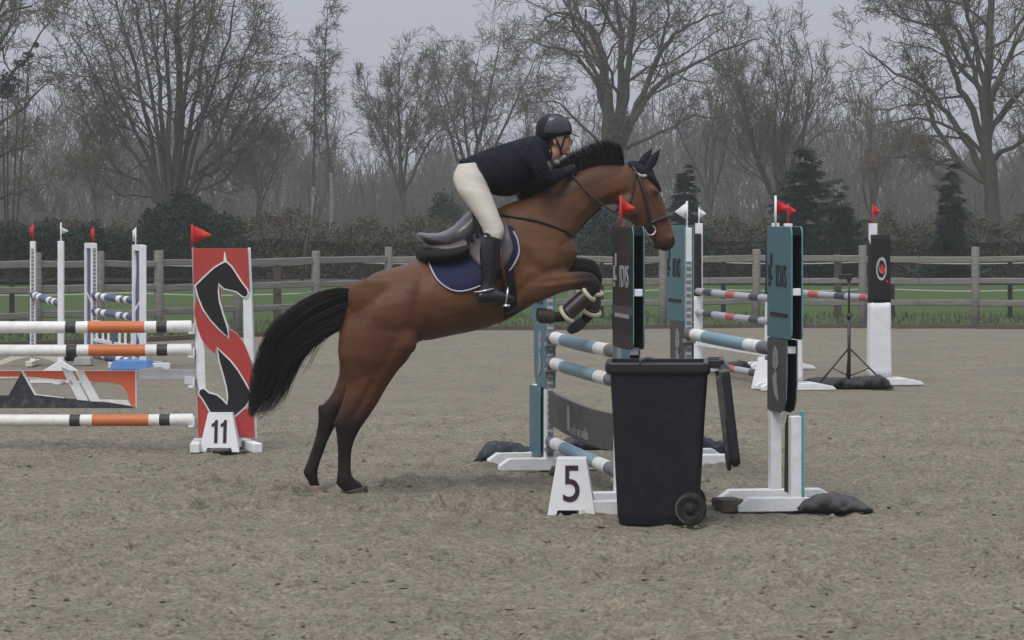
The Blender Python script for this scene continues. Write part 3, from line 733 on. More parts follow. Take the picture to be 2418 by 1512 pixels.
place(proc_tree(38, hgt(240, 150), 3.0, 6, 0.14, 0.25, SPEC_THIN), 'bare_tree', 'bare tree behind the helmet of the rider', 1290, 150, 'bark_grey', 'twig_grey')
# the wood behind: three kinds of tree repeated
kinds = [proc_tree(41, 11.5, 3.6, 7, 0.15, 0.22, SPEC_THIN), proc_tree(42, 10.5, 4.2, 6, 0.17, 0.28, SPEC_FAR), proc_tree(43, 12.5, 3.0, 5, 0.13, 0.30, SPEC_THIN)]
for k in kinds: pass
kmesh = [(k.big.mesh('far_trunk'), k.small.mesh('far_crown')) for k in kinds]
for big, small in kmesh: big.materials.append(M['bark_grey']); small.materials.append(M['twig_grey'])
rr = random.Random(5)
xs_ = list(np.arange(-180, 2640, 46)); rr.shuffle(xs_)
for i, x in enumerate(xs_):
    d = rr.uniform(165, 235); k = rr.randrange(3)
    root = bpy.data.objects.new('distant_tree', None); col.objects.link(root)
    tag(root, 'grey bare tree in the misty wood behind the nearer trees', 'tree', 'distant trees of the wood')
    root.location = ((x + rr.uniform(-20, 20) - CX) * d / F, d, 0)
    topy = 300 + 50 * math.sin(x * 0.006 + 1) + rr.uniform(-50, 60)
    if 800 < x < 1000: topy += 40
    s = hgt(topy, d) / (11.5, 10.5, 12.5)[k]; root.scale = (s * 1.1, s * 1.1, s); root.rotation_euler = (0, 0, rr.uniform(0, 6.28))
    for nm, me in (('trunk', kmesh[k][0]), ('crown', kmesh[k][1])):
        o = bpy.data.objects.new(nm, me); col.objects.link(o); o.parent = root

# undergrowth of thin shoots between the trunks
mb = MB(); r3 = random.Random(9)
for k in range(5200):
    x = r3.uniform(-300, 2700); d = r3.uniform(134, 205); b = V(((x - CX) * d / F, d, 0)); h = r3.uniform(0.8, 3.6) * (0.6 + 0.4 * r3.random())
    t1 = b + V((r3.gauss(0, .25), 0, h * .55)); t2 = t1 + V((r3.gauss(0, .35), r3.gauss(0, .2), h * .45))
    rad = r3.uniform(0.010, 0.024); mb.tube([b, t1, t2], [rad, rad * .8, rad * .4], 3, cap=False)
    for q in range(2):
        s = b.lerp(t1, r3.uniform(.4, 1)); mb.tube([s, s + V((r3.gauss(0, .5), r3.gauss(0, .3), r3.uniform(.3, .9)))], [rad * .6, rad * .3], 3, cap=False)
o = mb.build('undergrowth', ['thicket_twig']); tag(o, 'tangle of thin bare shoots under the trees', 'undergrowth', kind='stuff')

# the far wood: a mass of fine crowns that closes the view
mb = MB()
for k in range(40000):
    d = r3.uniform(205, 290); x = r3.uniform(-400, 2800)
    top = 8.2 + 2.2 * math.sin(x * 0.004 + 0.7) + 1.2 * math.sin(x * 0.013) + 0.8 * math.sin(x * 0.05)
    b = V(((x - CX) * d / F, d, top * r3.random() ** 1.6 - 0.5)); h = r3.uniform(0.8, 2.6)
    t1 = b + V((r3.gauss(0, .3), 0, h * .5)); t2 = t1 + V((r3.gauss(0, .4), 0, h * .5)); rad = r3.uniform(0.02, 0.045)
    mb.tube([b, t1, t2], [rad, rad * .8, rad * .4], 3, cap=False)
    s = b.lerp(t1, r3.uniform(.2, 1)); mb.tube([s, s + V((r3.gauss(0, .7), r3.gauss(0, .3), r3.uniform(.3, 1.2)))], [rad * .6, rad * .3], 3, cap=False)
o = mb.build('far_wood', ['far_twig']); tag(o, 'far misty wood closing the view behind the trees', 'wood', kind='stuff')

# evergreen shrub and ivy under the many-stemmed tree
def blob_leaves(cs, n, size):
    pts = []
    tot = sum(c[3] * c[5] for c in cs)
    for (x, y, d, rx, ry, rz) in cs:
        m = int(n * rx * rz / tot)
        a = nprng.normal(size=(m, 3)); a /= np.linalg.norm(a, axis=1)[:, None]
        rad = nprng.uniform(0.25, 1.12, m) ** 0.6 * (0.70 + 0.6 * vnoise(a[:, 0] * 3 + x, a[:, 2] * 3 + d, 41))
        c = np.array(P(x, y, d)); pts.append(c + a * rad[:, None] * np.array([rx, ry, rz]))
    return leaf_mesh(np.concatenate(pts), size)
def shrub(name, label, cs, n, size, mt, cat='shrub'):
    b = P(cs[0][0], cs[0][1], cs[0][2]); b.z = 0
    root = thing(name, label, cat, b)
    o = obj_from_mesh('foliage', mesh_np('foliage', [blob_leaves(cs, n, size)]), [mt], root); o['kind'] = 'stuff'
    mb = MB()
    for (x, y, d, rx, ry, rz) in cs[:4]:
        q = P(x, y, d); mb.tube([V((b.x + (q.x - b.x) * .3, q.y, 0)), q], [0.05, 0.02], 5, cap=False)
    o = mb.build('stem', ['bark_oak'], root); o['kind'] = 'stuff'
shrub('evergreen_shrub', 'dark evergreen shrub at the foot of the many-stemmed tree', [(440, 560, 82.5, .95, .8, .95), (505, 565, 82.5, .85, .8, .75), (380, 555, 82.5, .75, .8, .8), (555, 590, 82, .55, .6, .5), (445, 500, 83, .6, .5, .5), (330, 590, 82, .65, .6, .55), (480, 520, 83, .45, .5, .45), (400, 505, 83, .4, .4, .4), (530, 540, 82.5, .5, .5, .35), (425, 470, 83, .28, .3, .35), (360, 515, 83, .35, .3, .3)], 22000, 0.055, 'ivy_green')
shrub('evergreen_shrub', 'low dark shrub behind the far left posts', [(60, 580, 82, 1.0, .7, .72), (170, 585, 82, .9, .7, .66), (-40, 580, 82, .9, .7, .75), (260, 590, 82, .7, .6, .6), (115, 560, 82, .5, .5, .5), (215, 560, 82, .5, .5, .45)], 15000, 0.05, 'ivy_green')
shrub('evergreen_shrub', 'dark green bush between the horse neck and forelegs', [(1410, 570, 82.5, .62, .6, .6), (1430, 530, 82.5, .42, .45, .45), (1385, 595, 82, .5, .5, .45), (1405, 505, 82.5, .25, .3, .3)], 6000, 0.05, 'spruce_green')
shrub('ivy_clump', 'dark ivy clump on the oak limb at the left edge', [(18, 192, 105, .55, .5, .35), (45, 150, 105, .35, .3, .2), (5, 215, 105, .5, .4, .3), (68, 130, 105, .22, .2, .14), (85, 105, 105, .12, .1, .12)], 1300, 0.055, 'ivy_green', 'ivy')
shrub('ivy_clump', 'pale green ivy round the fork of the oak behind the rider', [(1450, 340, 134, .55, .5, 1.2), (1470, 290, 134, .5, .4, .8)], 2600, 0.06, 'hedge_green', 'ivy')
shrub('bare_shrub', 'reddish bare shrub right of the rear white flags', [(1665, 570, 96, .55, .5, .45)], 1800, 0.06, 'leaf_litter')
shrub('evergreen_shrub', 'grey-green bush behind the seat of the rider', [(1045, 490, 120, .5, .5, .7), (1075, 505, 120, .4, .4, .5), (1030, 510, 120, .35, .4, .4)], 1500, 0.07, 'ivy_green')

def conifer(label, x, d, topy, halfw, seed):
    r = random.Random(seed); H = hgt(topy, d); W = halfw * d / F
    b = V(((x - CX) * d / F, d, 0)); root = thing('spruce_tree', label, 'tree', b, 'dark spruces behind the hedge')
    mb = MB(); mb.tube([b, b + V((0, 0, H * .97))], [0.12, 0.015], 6, cap=False); mb.build('trunk', ['bark_oak'], root, smooth=True)
    mb = MB(); br = MB()
    nl = int(H * 6.5)
    for l in range(nl):
        z = H * (0.05 + 0.94 * l / nl); R = W * (1 - z / H) ** 0.95 * r.uniform(0.6, 1.25) + 0.03
        nb = max(5, int(11 * (1 - 0.5 * z / H)))
        for k in range(nb):
            a = 2 * math.pi * (k + r.random()) / nb; rad = R * r.uniform(0.65, 1.15)
            dr = V((math.cos(a), math.sin(a), 0)); s = b + V((0, 0, max(z + r.gauss(0, .22), 0.05))); e = s + dr * rad * r.uniform(.8, 1.15) + V((0, 0, rad * r.uniform(-.35, .30)))
            br.tube([s, e], [0.018, 0.008], 3, cap=False)
            sd2 = V((-dr.y, dr.x, 0))
            for q in range(max(8, int(rad * 20))):
                t = r.uniform(0.15, 1.0); c = s.lerp(e, t); ln = r.uniform(.12, .30) * (1.2 - .5 * t) + 0.05
                for sg in (-1, 1):
                    tip = c + (dr * .6 + sd2 * sg * r.uniform(.5, 1)).normalized() * ln + V((0, 0, r.uniform(-.16, .02)))
                    w = V((0, 0, 0.035)) + dr * 0.045
                    mb.add([c - w, c + w, tip], [(0, 1, 2)])
    o = br.build('branches', ['bark_oak'], root); o['kind'] = 'stuff'; o = mb.build('needles', ['spruce_green'], root); o['kind'] = 'stuff'
mb = MB(); r2_ = V(((712 - CX) * 82.3 / F, 82.3, -0.05))
mb.tube([r2_, P(724, 570, 82.3), P(738, 525, 82.3), P(744, 480, 82.4), P(752, 440, 82.4)], [0.055, 0.05, 0.042, 0.03, 0.015], 7)
for (x0, y0, x1, y1) in ((741, 500, 760, 470), (746, 470, 730, 440), (738, 525, 765, 505)): mb.tube([P(x0, y0, 82.35), P(x1, y1, 82.4)], [.015, .006], 4)
o = mb.build('leaning_sapling', ['bark_grey'], None, r2_, smooth=True); tag(o, 'thin leaning sapling in front of the hedge, below the birches', 'sapling')
conifer('wide dark spruce behind the right-hand teal standard', 1900, 82.5, 335, 165, 51)
conifer('lower dark spruce at the right flank of the wide one', 1985, 82, 455, 100, 54)
conifer('slim dark spruce left of the right-hand big tree', 2245, 82.5, 392, 78, 52)
conifer('small dark spruce beyond the white flags', 1618, 82.5, 398, 84, 53)

# ------------------------------------------------------------------ light winter mist
mb = MB(); mb.box(V((0, 225, 11)), 420, 390, 13)
hz = mb.build('haze', []); hm = bpy.data.materials.new('haze'); hm.use_nodes = True; hn = hm.node_tree; hn.nodes.clear()
ho = hn.nodes.new('ShaderNodeOutputMaterial'); hv = hn.nodes.new('ShaderNodeVolumePrincipled')
hv.inputs['Color'].default_value = (0.93, 0.93, 0.92, 1); hv.inputs['Density'].default_value = 0.0008; hv.inputs['Anisotropy'].default_value = 0.2
hn.links.new(hv.outputs[0], ho.inputs['Volume']); hz.data.materials.append(hm); tag(hz, 'thin winter mist over the whole place', 'haze', kind='stuff')
# ------------------------------------------------------------------ jump furniture
UP = V((0, 0, 1))
def axis(a, b):
    u = V((b.x - a.x, b.y - a.y, 0)).normalized(); return u

def jump_pole(label, a, b, r, bands, mats, group, name='jump_pole'):
    "striped wooden pole; bands = [(end fraction, material index)]"
    mb = MB(); pts, seg = [a.lerp(b, 0.0)], []
    rad = [r * 0.93]; pts.append(a.lerp(b, 0.004)); rad.append(r); seg.append(bands[0][1]); last = 0.004
    for e, m in bands:
        e2 = min(e, 0.996)
        k = max(1, int((e2 - last) * 6))
        for q in range(k):
            pts.append(a.lerp(b, last + (e2 - last) * (q + 1) / k)); rad.append(r); seg.append(m)
        last = e2
    pts.append(b); rad.append(r * 0.93); seg.append(bands[-1][1])
    mid = len(pts) - 1
    sag = 0.012
    for i, p in enumerate(pts):
        t = i / mid; p.z -= sag * 4 * t * (1 - t)
    mb.tube(pts, rad, 16, segm=seg)
    c = (a + b) / 2
    o = mb.build(name, mats, None, c, smooth=False)
    me = o.data
    sm = [len(p.vertices) == 4 for p in me.polygons]; me.polygons.foreach_set('use_smooth', sm)
    return tag(o, label, 'jump pole', group)

def flag(parent, base, h, side, colr, size=0.16, tall=0.22, stick='white_flag', wave=0.03):
    "small cloth flag on a stick"
    mb = MB(); mb.tube([base, base + UP * h], 0.008, 6); st = mb.build('flag_stick', [stick], parent, smooth=True)
    mb = MB(); n = 6; ex = side.normalized(); ey = V((-ex.y, ex.x, 0)); vs, fs = [], []
    for i in range(n + 1):
        t = i / n; off = ey * (wave * math.sin(t * 4.2)); hh = tall / 2 * (1 - t) + 0.004 * t
        c = base + UP * (h - tall / 2 - 0.01 - 0.04 * t * tall) + ex * (size * t) + off
        vs += [c - UP * hh, c + UP * hh, c - UP * hh + ey * .004, c + UP * hh + ey * .004]
    for i in range(n):
        a, b = 4 * i, 4 * i + 4
        fs += [(a, b, b + 1, a + 1), (a + 2, a + 3, b + 3, b + 2), (a, a + 2, b + 2, b), (a + 1, b + 1, b + 3, a + 3)]
    mb.add(vs, fs); mb.build('flag_cloth', [colr], st, smooth=True)

def emblem(o, ex, ey, ez, parent, m='pale_print', s=1.0):
    "three-petal round emblem: rings and a trunk of petals"
    mb = MB()
    for k in range(6):
        a = math.radians(90 + 60 * k)
        poly = [(math.cos(a) * .05 * s + math.cos(b) * (.042 if k % 2 == 0 else .028) * s, math.sin(a) * .05 * s + math.sin(b) * .042 * s) for b in np.linspace(0, 6.0, 9)]
        mb.prism(poly, o + ez * 0.003, ex, ey, ez, 0.0025)
    mb.prism([(-.09 * s, -.12 * s), (.02 * s, -.13 * s), (.09 * s, -.30 * s), (-.02 * s, -.26 * s)], o + ez * 0.003, ex, ey, ez, 0.0025)
    mb.prism([(-.04 * s, -.10 * s), (.05 * s, -.09 * s), (.03 * s, -.20 * s)], o + ez * 0.0035, ex, ey, ez, 0.0025)
    o_ = mb.build('emblem', [m], parent); o_['kind'] = 'stuff'; return o_

def teal_wing(label, base, u, spec):
    """double-board wing standard. base: foot of the track post; u: horizontal direction from the poles out along the wing.
    v is the side the horses come from."""
    v = V((-0.988, -0.156, 0)); v = (v - u * v.dot(u)).normalized()
    root = thing('jump_standard', label, 'jump standard', base, 'teal wing standards of jump five')
    def L(a, b, c): return base + u * a + v * b + UP * c
    def bx(mb, a0, a1, b0, b1, c0, c1, m=0): mb.box(L((a0 + a1) / 2, (b0 + b1) / 2, (c0 + c1) / 2), (a1 - a0) / 2, abs(b1 - b0) / 2, (c1 - c0) / 2, u, v, UP, m)
    mb = MB(); bx(mb, -0.040, 0.040, -0.0262, 0.0262, 0.57, 1.70); bx(mb, -0.040, 0.040, -0.034, 0.034, 0.03, 0.5695); p = mb.build('post', ['white_paint'], root, bevel=0.004)
    mb = MB(); bx(mb, -0.046, -0.0405, -0.018, 0.018, 0.10, 1.46); mb.build('hole_track', ['track_steel'], p)
    mb = MB(); bx(mb, 0.480, 0.550, -0.034, 0.034, 0.03, 0.572); mb.build('outer_post', ['white_paint'], root, bevel=0.004)
    for a, w in ((0.0, 0.045), (0.515, 0.045)):
        mb = MB(); c = [(-0.36, 0.0), (0.36, 0.0), (0.36, 0.035), (0.29, 0.085), (-0.29, 0.085), (-0.36, 0.035)]
        mb.prism(c, L(a + w, 0, 0), v, UP, u, 2 * w); mb.build('foot', ['white_paint'], root, bevel=0.005)
    up, lo, upf, lof = spec['upper'], spec['lower'], spec.get('upper_z', 1.03), spec.get('lower_z', 0.575)
    for s in (1, -1):
        mb = MB(); poly = rounded(-0.05, upf, 0.565, 1.715, 0.05, corners=(0, 1, 1, 0))
        mb.prism(poly, L(0, s * 0.0375, 0), u, UP, v * s, 0.0105, 0, 1, 2)
        mb.build('upper_board', [up, 'black_inner', 'teal_edge'], root, bevel=0.003)
        mb = MB(); poly = [(-0.05, lof), (0.22, lof), (0.27, lof - 0.0), (0.36, lof + 0.02), (0.42, lof + 0.09), (0.44, lof + 0.20), (0.44, upf - 0.004), (-0.05, upf - 0.004)]
        mb.prism(poly, L(0, s * 0.0365, 0), u, UP, v * s, 0.0095, 0, 1, 2)
        mb.build('lower_board', [lo, 'black_inner', 'teal_edge'], root, bevel=0.003)
    mb = MB(); mb.prism([(0.28, 0.095), (0.475, 0.095), (0.475, 0.57), (0.36, 0.57), (0.30, 0.5)], L(0, 0.01, 0), u, UP, v, 0.016, 0, 0, 1)
    mb.build('back_board', ['dark_board', 'teal_edge'], root)
    if spec.get('skirt'):
        for s in (1, -1):
            mb = MB(); mb.prism(rounded(0.15, 0.07, 0.565, lof - 0.003, 0.03), L(0, s * 0.0465, 0), u, UP, v * s, 0.009, 0, 1, 2); mb.build('skirt_board', ['teal_board', 'black_inner', 'teal_edge'], root)
        mb = MB(); bx(mb, 0.06, 0.15, -0.030, -0.020, 0.09, lof); mb.build('inner_board', ['navy_paint'], root)
    mb = MB(); bx(mb, 0.49, 0.565, -0.046, -0.0345, 0.09, 0.60); mb.build('edge_board', ['teal_edge'], root)
    mb = MB(); bx(mb, 0.041, 0.55, -0.0265, 0.0265, 1.66, 1.70); mb.build('top_cap', ['black_inner'], root)
    for z in (1.32, 0.965):
        a1 = 0.56 if z > upf else 0.435
        mb = MB(); bx(mb, a1 - 0.05, a1, -0.0265, 0.0265, z - 0.022, z + 0.022); mb.build('cross_piece', ['white_paint'], root, bevel=0.004)
    for z in spec.get('cups', ()):
        mb = MB(); bx(mb, -0.082, -0.047, -0.045, 0.045, z - 0.075, z - 0.047); bx(mb, -0.057, -0.047, -0.03, 0.03, z - 0.075, z + 0.03)
        mb.build('pole_cup', ['galv_metal'], root, bevel=0.004)
    face = L(0.26, 0.0375, 0)
    tm = spec['print']
    tx = u if u.y < 0 else -u                               # lettering runs from far to near or near to far, left to right for the viewer
    me = text_mesh('IDIS', 0.19, face + tx * 0.06 + UP * 1.405, tx, UP, v, 0.72); obj_from_mesh('lettering', me, [tm], root)
    mb = MB()
    for (a, c, w, h) in ((-0.235, 1.40, .05, .09), (-0.19, 1.48, .045, .08), (-0.235, 1.33, .04, .03), (-0.185, 1.37, .03, .03)):
        mb.box(face + tx * a + UP * (c + 0.03) + v * 0.004, w / 2, 0.0015, h / 2, u, v, UP)
    o = mb.build('logo_mark', [tm], root); o['kind'] = 'stuff'
    mb = MB()
    for k in range(11):
        mb.box(face + u * (-0.20 + 0.040 * k) + UP * 1.175 + v * 0.004, 0.015, 0.0015, 0.012, u, v, UP)
    o = mb.build('small_print', [tm], root); o['kind'] = 'stuff'
    if spec.get('stripe'):
        mb = MB(); mb.box(L(0.257, 0.0395, 1.21), 0.305, 0.002, 0.025, u, v, UP, 0); mb.box(L(0.257, 0.0395, 1.13), 0.305, 0.002, 0.05, u, v, UP, 1)
        mb.build('stripe', ['slate_board', 'black_board'], root)
    emblem(L(0.17, 0.0375, 0.90), u, UP, v, root, spec.get('emblem', 'pale_print'), 0.85)
    if spec.get('flag'):
        f, sx, hh = spec['flag']
        b = L(0.02 + spec.get('fo', 0), 0, 1.70)
        flag(root, b, hh, V((sx, 0.10, 0)), f, size=0.085, tall=0.125, stick=spec.get('stick', f))
    return root

A, B = V((0.262, 19.92, 0)), V((0.664, 17.44, 0))
C, D = V((1.25, 20.2, 0)), V((1.632, 17.62, 0))
u1, u2 = axis(A, B), axis(C, D)
teal_wing('teal wing standard behind the forelegs of the jumping horse', A, -u1, dict(upper='teal_board', lower='teal_board', print='black_print', cups=(0.945, 0.765, 0.21), emblem='grey_print', skirt=True))
teal_wing('brown-black wing standard with teal edges, behind the open bin', B, u1, dict(upper='dark_board', lower='teal_board', upper_z=0.98, print='grey_print', cups=(0.945, 0.765, 0.21), stripe=True, flag=('red_flag', 1, 0.205), fo=0.0, emblem='grey_print'))
teal_wing('teal wing standard under the nose of the horse, white flag on top', C, -u2, dict(upper='teal_board', lower='slate_board', print='black_print', cups=(0.957,), flag=('white_flag', -1, 0.19), emblem='grey_print'))
teal_wing('teal wing standard standing right of the bin, red flag on top', D, u2, dict(upper='teal_board', lower='slate_board', print='black_print', cups=(0.957,), flag=('red_flag', 1, 0.205), stick='white_flag', fo=0.0, emblem='grey_print'))
TB = [(0.075, 0), (0.225, 1), (0.735, 2), (0.885, 1), (1.0, 0)]
TM = ['grey_pole', 'white_pole', 'teal_pole']
def span(a, b, u, z, g=0.06): return a + u * g + UP * z, b - u * g + UP * z
for z, nm in ((0.945, 'top pole of the front half of jump five, below the front hooves'), (0.765, 'middle pole of the front half of jump five'), (0.21, 'lowest pole of the front half of jump five, behind the number five')):
    a, b = span(A, B, u1, z); jump_pole('teal and white ' + nm, a, b, 0.043, TB, TM, 'poles of jump five')
a, b = span(C, D, u2, 0.957); jump_pole('teal and white single pole of the rear half of jump five', a, b, 0.043, TB, TM, 'poles of jump five')
# dark plank between the middle and the lowest pole
a, b = span(A, B, u1, 0); root = thing('jump_plank', 'dark slate plank with pale lettering between the front poles of jump five', 'jump plank', (a + b) / 2 + UP * 0.44)
vn = V((-u1.y, u1.x, 0)); vn = vn if vn.x < 0 else -vn
Lp = (b - a).length; prof = []
N = 14
for i in range(N + 1):
    t = i / N; prof.append((t * Lp, 0.325 - 0.030 * math.sin(math.pi * t)))
for i in range(N, -1, -1):
    t = i / N; prof.append((t * Lp, 0.555 - 0.022 * math.sin(math.pi * t)))
mb = MB(); mb.prism(prof, a + vn * 0.012, u1, UP, vn, 0.024); pl = mb.build('board', ['slate_board'], root, bevel=0.003)
mb = MB()
mb.prism([(0, 0), (.10, 0), (.10, .10), (.075, .17), (0, .17)], a + u1 * (Lp * .30) + UP * 0.335 + vn * 0.015, u1, UP, vn, 0.002)
r9 = random.Random(4); xx = Lp * .30 + .135
for wd in (5, 3, 6):
    for k in range(wd):
        h = r9.choice((.045, .05, .075)); mb.prism([(0, 0), (.022, 0), (.022, h), (0, h)], a + u1 * xx + UP * 0.325 + vn * 0.015, u1, UP, vn, 0.002); xx += .040
    xx += .035
o = mb.build('lettering', ['grey_print'], pl); o['kind'] = 'stuff'

# sandbags -------------------------------------------------------------
def sandbag(label, c, L_, W, H, yaw, mt, seed, tail=1.0):
    r = random.Random(seed); root_loc = V((c.x, c.y, 0)); mb = MB(); nu, nv = 40, 22
    ex = V((math.cos(yaw), math.sin(yaw), 0)); ey = V((-ex.y, ex.x, 0)); vs, fs = [], []
    ph = [r.uniform(0, 6.28) for _ in range(6)]
    for i in range(nu + 1):
        t = i / nu; e = math.sin(math.pi * min(max(t, 0.0), 1.0)) ** 0.45
        w = W / 2 * (0.35 + 0.65 * e) if 0 < i < nu else W / 2 * 0.30
        hh = H * e * (1 + 0.16 * math.sin(5 * t + ph[0])) if 0 < i < nu else 0.012
        for k in range(nv):
            a = 2 * math.pi * k / nv; cs, sn = math.cos(a), math.sin(a)
            wr = 0.90 + 0.10 * math.sin(7 * t + ph[1] + 2 * a) + 0.16 * abs(math.sin(9 * t + ph[2] - 1.5 * a)) ** 0.6 - 0.12 * abs(math.sin(14 * t + 2.5 * a + ph[3])) ** 3
            z = hh * (0.5 + 0.5 * (abs(sn) ** 0.8) * (1 if sn > 0 else -1)) * wr
            vs.append(root_loc + ex * ((t - .5) * L_ + 0.03 * math.sin(3 * a + ph[4]) * (0 if 0 < i < nu else tail)) + ey * (w * cs * wr) + UP * max(z - 0.004, -0.01))
    for i in range(nu):
        for k in range(nv):
            fs.append((i * nv + k, i * nv + (k + 1) % nv, (i + 1) * nv + (k + 1) % nv, (i + 1) * nv + k))
    fs.append(tuple(range(nv))[::-1]); fs.append(tuple(nu * nv + k for k in range(nv)))
    mb.add(vs, fs); o = mb.build('sandbag', [mt], None, root_loc, smooth=True)
    return tag(o, label, 'sandbag', 'sandbags weighing down the standards')
sandbag('dark navy sandbag left of the front far teal standard', G(1200, 1096) + V((0, 0.15, 0)), 0.46, 0.34, 0.165, math.radians(-8), 'bag_cloth', 1)
sandbag('black sandbag behind the lowest pole and the number five', G(1375, 1062), 0.42, 0.26, 0.10, math.radians(5), 'bag_cloth', 2)
sandbag('dark sandbag between the bin and its hanging lid', G(1672, 1078), 0.34, 0.3, 0.17, math.radians(20), 'bag_cloth', 3)
sandbag('grey sandbag on the right foot of the right teal standard', G(1966, 1207), 0.44, 0.30, 0.12, math.radians(4), 'bag_grey', 4)
sandbag('low dark sandbag beyond the red striped ground pole', G(1735, 872), 0.40, 0.3, 0.10, 0.2, 'tarp_black', 5)
mb = MB(); bl = G(1718, 1206); mb.box(bl + UP * 0.035, 0.07, 0.09, 0.04, V((.96, .28, 0)), V((-.28, .96, 0))); o = mb.build('wood_block', ['block_wood'], None, bl, bevel=0.006)
tag(o, 'short brown timber block at the left foot of the right teal standard', 'wood block')
mb = MB(); bl = G(1318, 1122); r = random.Random(2)
mb.tube([bl + V((-.06, 0, 0.0)), bl + V((-.03, 0, 0.03)), bl + V((.03, 0, .035)), bl + V((.06, 0, 0.0))], [.012, .035, .032, .012], 8)
o = mb.build('earth_clod', ['block_wood'], None, bl, smooth=True); tag(o, 'brown clod of earth just above the number five box', 'earth clod')

# number boxes ---------------------------------------------------------
def number_box(label, base, w, h, yaw, digits, dsize, name='number_box', depth=None):
    root = thing(name, label, 'number marker', base, 'white number markers')
    ex = V((math.cos(yaw), math.sin(yaw), 0)); ey = V((-ex.y, ex.x, 0)); dp = depth or w
    wb, wt, db, dt = w / 2, w * 0.31, dp / 2, dp * 0.31
    def side(exx, eyy, half_b, half_t, off_b, off_t, nm):
        mb = MB(); n = [(-half_b, 0.0), (-half_b + .052, 0.0), (-half_b + .062, .03), (half_b - .062, .03), (half_b - .052, 0), (half_b, 0), (half_t, h), (-half_t, h)]
        tilt = (UP * h - eyy * (off_t - off_b)); tilt = tilt.normalized(); nn = exx.cross(tilt); nn = -nn if nn.dot(-eyy) < 0 else nn
        vs = [base - eyy * (off_b + (off_t - off_b) * (y / h)) + exx * x + UP * y for x, y in n]
        k = len(vs); vs += [p - nn * 0.012 for p in vs]
        fs = [tuple(range(k)), tuple(range(2 * k - 1, k - 1, -1))] + [(i, i + k, (i + 1) % k + k, (i + 1) % k) for i in range(k)]
        mb.add(vs, fs); return mb.build(nm, ['white_number'], root, bevel=0.002), tilt, nn
    f, tilt, nn = side(ex, ey, wb, wt, db, dt, 'panel')
    side(ex, -ey, wb, wt, db, dt, 'panel'); side(ey, ex, db, dt, wb, wt, 'panel'); side(ey, -ex, db, dt, wb, wt, 'panel')
    mb = MB(); mb.box(base + UP * (h + 0.002), wt, dt, 0.006, ex, ey, UP); mb.build('top', ['white_number'], root, bevel=0.003)
    if digits:
        o = base - ey * (db + (dt - db) * 0.54) + UP * (h * 0.54)
        if digits == '11':
            for dx in (-0.034, 0.034):
                mb = MB(); one = [(.013, -.088), (.013, .088), (-.006, .088), (-.014, .068), (-.034, .056), (-.034, .034), (-.012, .042), (-.012, -.088)]
                mb.prism(one, o + ex * (dx + .006) + nn * 0.005, ex, tilt, nn, 0.003); mb.build('digit', ['digit_print'], f)
        else:
            me = text_mesh(digits, dsize, o, ex, tilt, nn, 0.80); obj_from_mesh('digit', me, ['digit_print'], f)
    return root
number_box('white number box with a dark 5 in front of the jump', G(1352, 1218) + V((0, .14, 0)), 0.285, 0.325, math.radians(-3), '5', 0.31)
number_box('white number box with a dark 11 below the red horse standard', G(519, 1068) + V((0, .15, 0)), 0.305, 0.285, math.radians(-2), '11', 0.26)
number_box('white number box half hidden behind the right teal standard', G(1816, 917), 0.28, 0.32, math.radians(58), '8', 0.24)

# wheelie bin ----------------------------------------------------------
bb = G(1560, 1241) + V((0, 0.24, 0)); yaw = math.radians(-3.5)
bu = V((math.cos(yaw), math.sin(yaw), 0)); bv = V((-bu.y, bu.x, 0))             # u: front of the bin (left) to its wheels (right)
binr = thing('wheelie_bin', 'black wheelie bin with its lid hanging open, in front of the jump', 'wheelie bin', bb)
def BL(a, b, c): return bb + bu * a + bv * b + UP * c
def ring(a0, a1, bw, z, r=0.035, n=4):
    return [BL(x, y, z) for x, y in rounded(a0, -bw, a1, bw, r, n)]
mb = MB(); rings = [ring(-.225, .20, .19, 0.0), ring(-.235, .235, .20, 0.05), ring(-.262, .268, .232, 0.62), ring(-.275, .285, .245, 0.86), ring(-.283, .29, .25, 0.90)]
rings_in = [ring(-.265, .27, .232, 0.90), ring(-.255, .255, .222, 0.60), ring(-.21, .19, .18, 0.03)]
k = len(rings[0]); allr = rings + rings_in; vs = [p for q in allr for p in q]; fs, mi = [], []
for i in range(len(allr) - 1):
    for j in range(k): fs.append((i * k + j, i * k + (j + 1) % k, (i + 1) * k + (j + 1) % k, (i + 1) * k + j)); mi.append(0 if i < len(rings) else 1)
fs.append(tuple(range(k))[::-1]); mi.append(0); fs.append(tuple((len(allr) - 1) * k + j for j in range(k))); mi.append(1)
mb.add(vs, fs, mi); body = mb.build('body', ['bin_plastic', 'bin_inside'], binr)
body.data.polygons.foreach_set('use_smooth', [False] * len(body.data.polygons))
mb = MB(); o_, i_ = ring(-.305, .30, .268, 0.885, .05), ring(-.305, .30, .268, 0.928, .05); t_ = ring(-.295, .29, .258, 0.935, .045); u_ = ring(-.268, .262, .23, 0.935, .035); w_ = ring(-.268, .262, .23, 0.86, .035); x_ = ring(-.281, .287, .248, 0.862, .04); x2 = ring(-.295, .292, .258, 0.868, .05)
seq = [x_, x2, o_, i_, t_, u_, w_]; k = len(o_); vs = [p for q in seq for p in q]; fs = []
for i in range(len(seq) - 1):
    for j in range(k): fs.append((i * k + j, i * k + (j + 1) % k, (i + 1) * k + (j + 1) % k, (i + 1) * k + j))
mb.add(vs, fs); mb.build('rim', ['bin_rim'], body, bevel=0.003)
mb = MB(); mb.tube([BL(-.10, -.262, .93), BL(-.10, -.262, .955), BL(-.06, -.262, .965), BL(-.02, -.262, .955)], .010, 6); mb.build('rim_hook', ['rim_grey'], body, smooth=True)
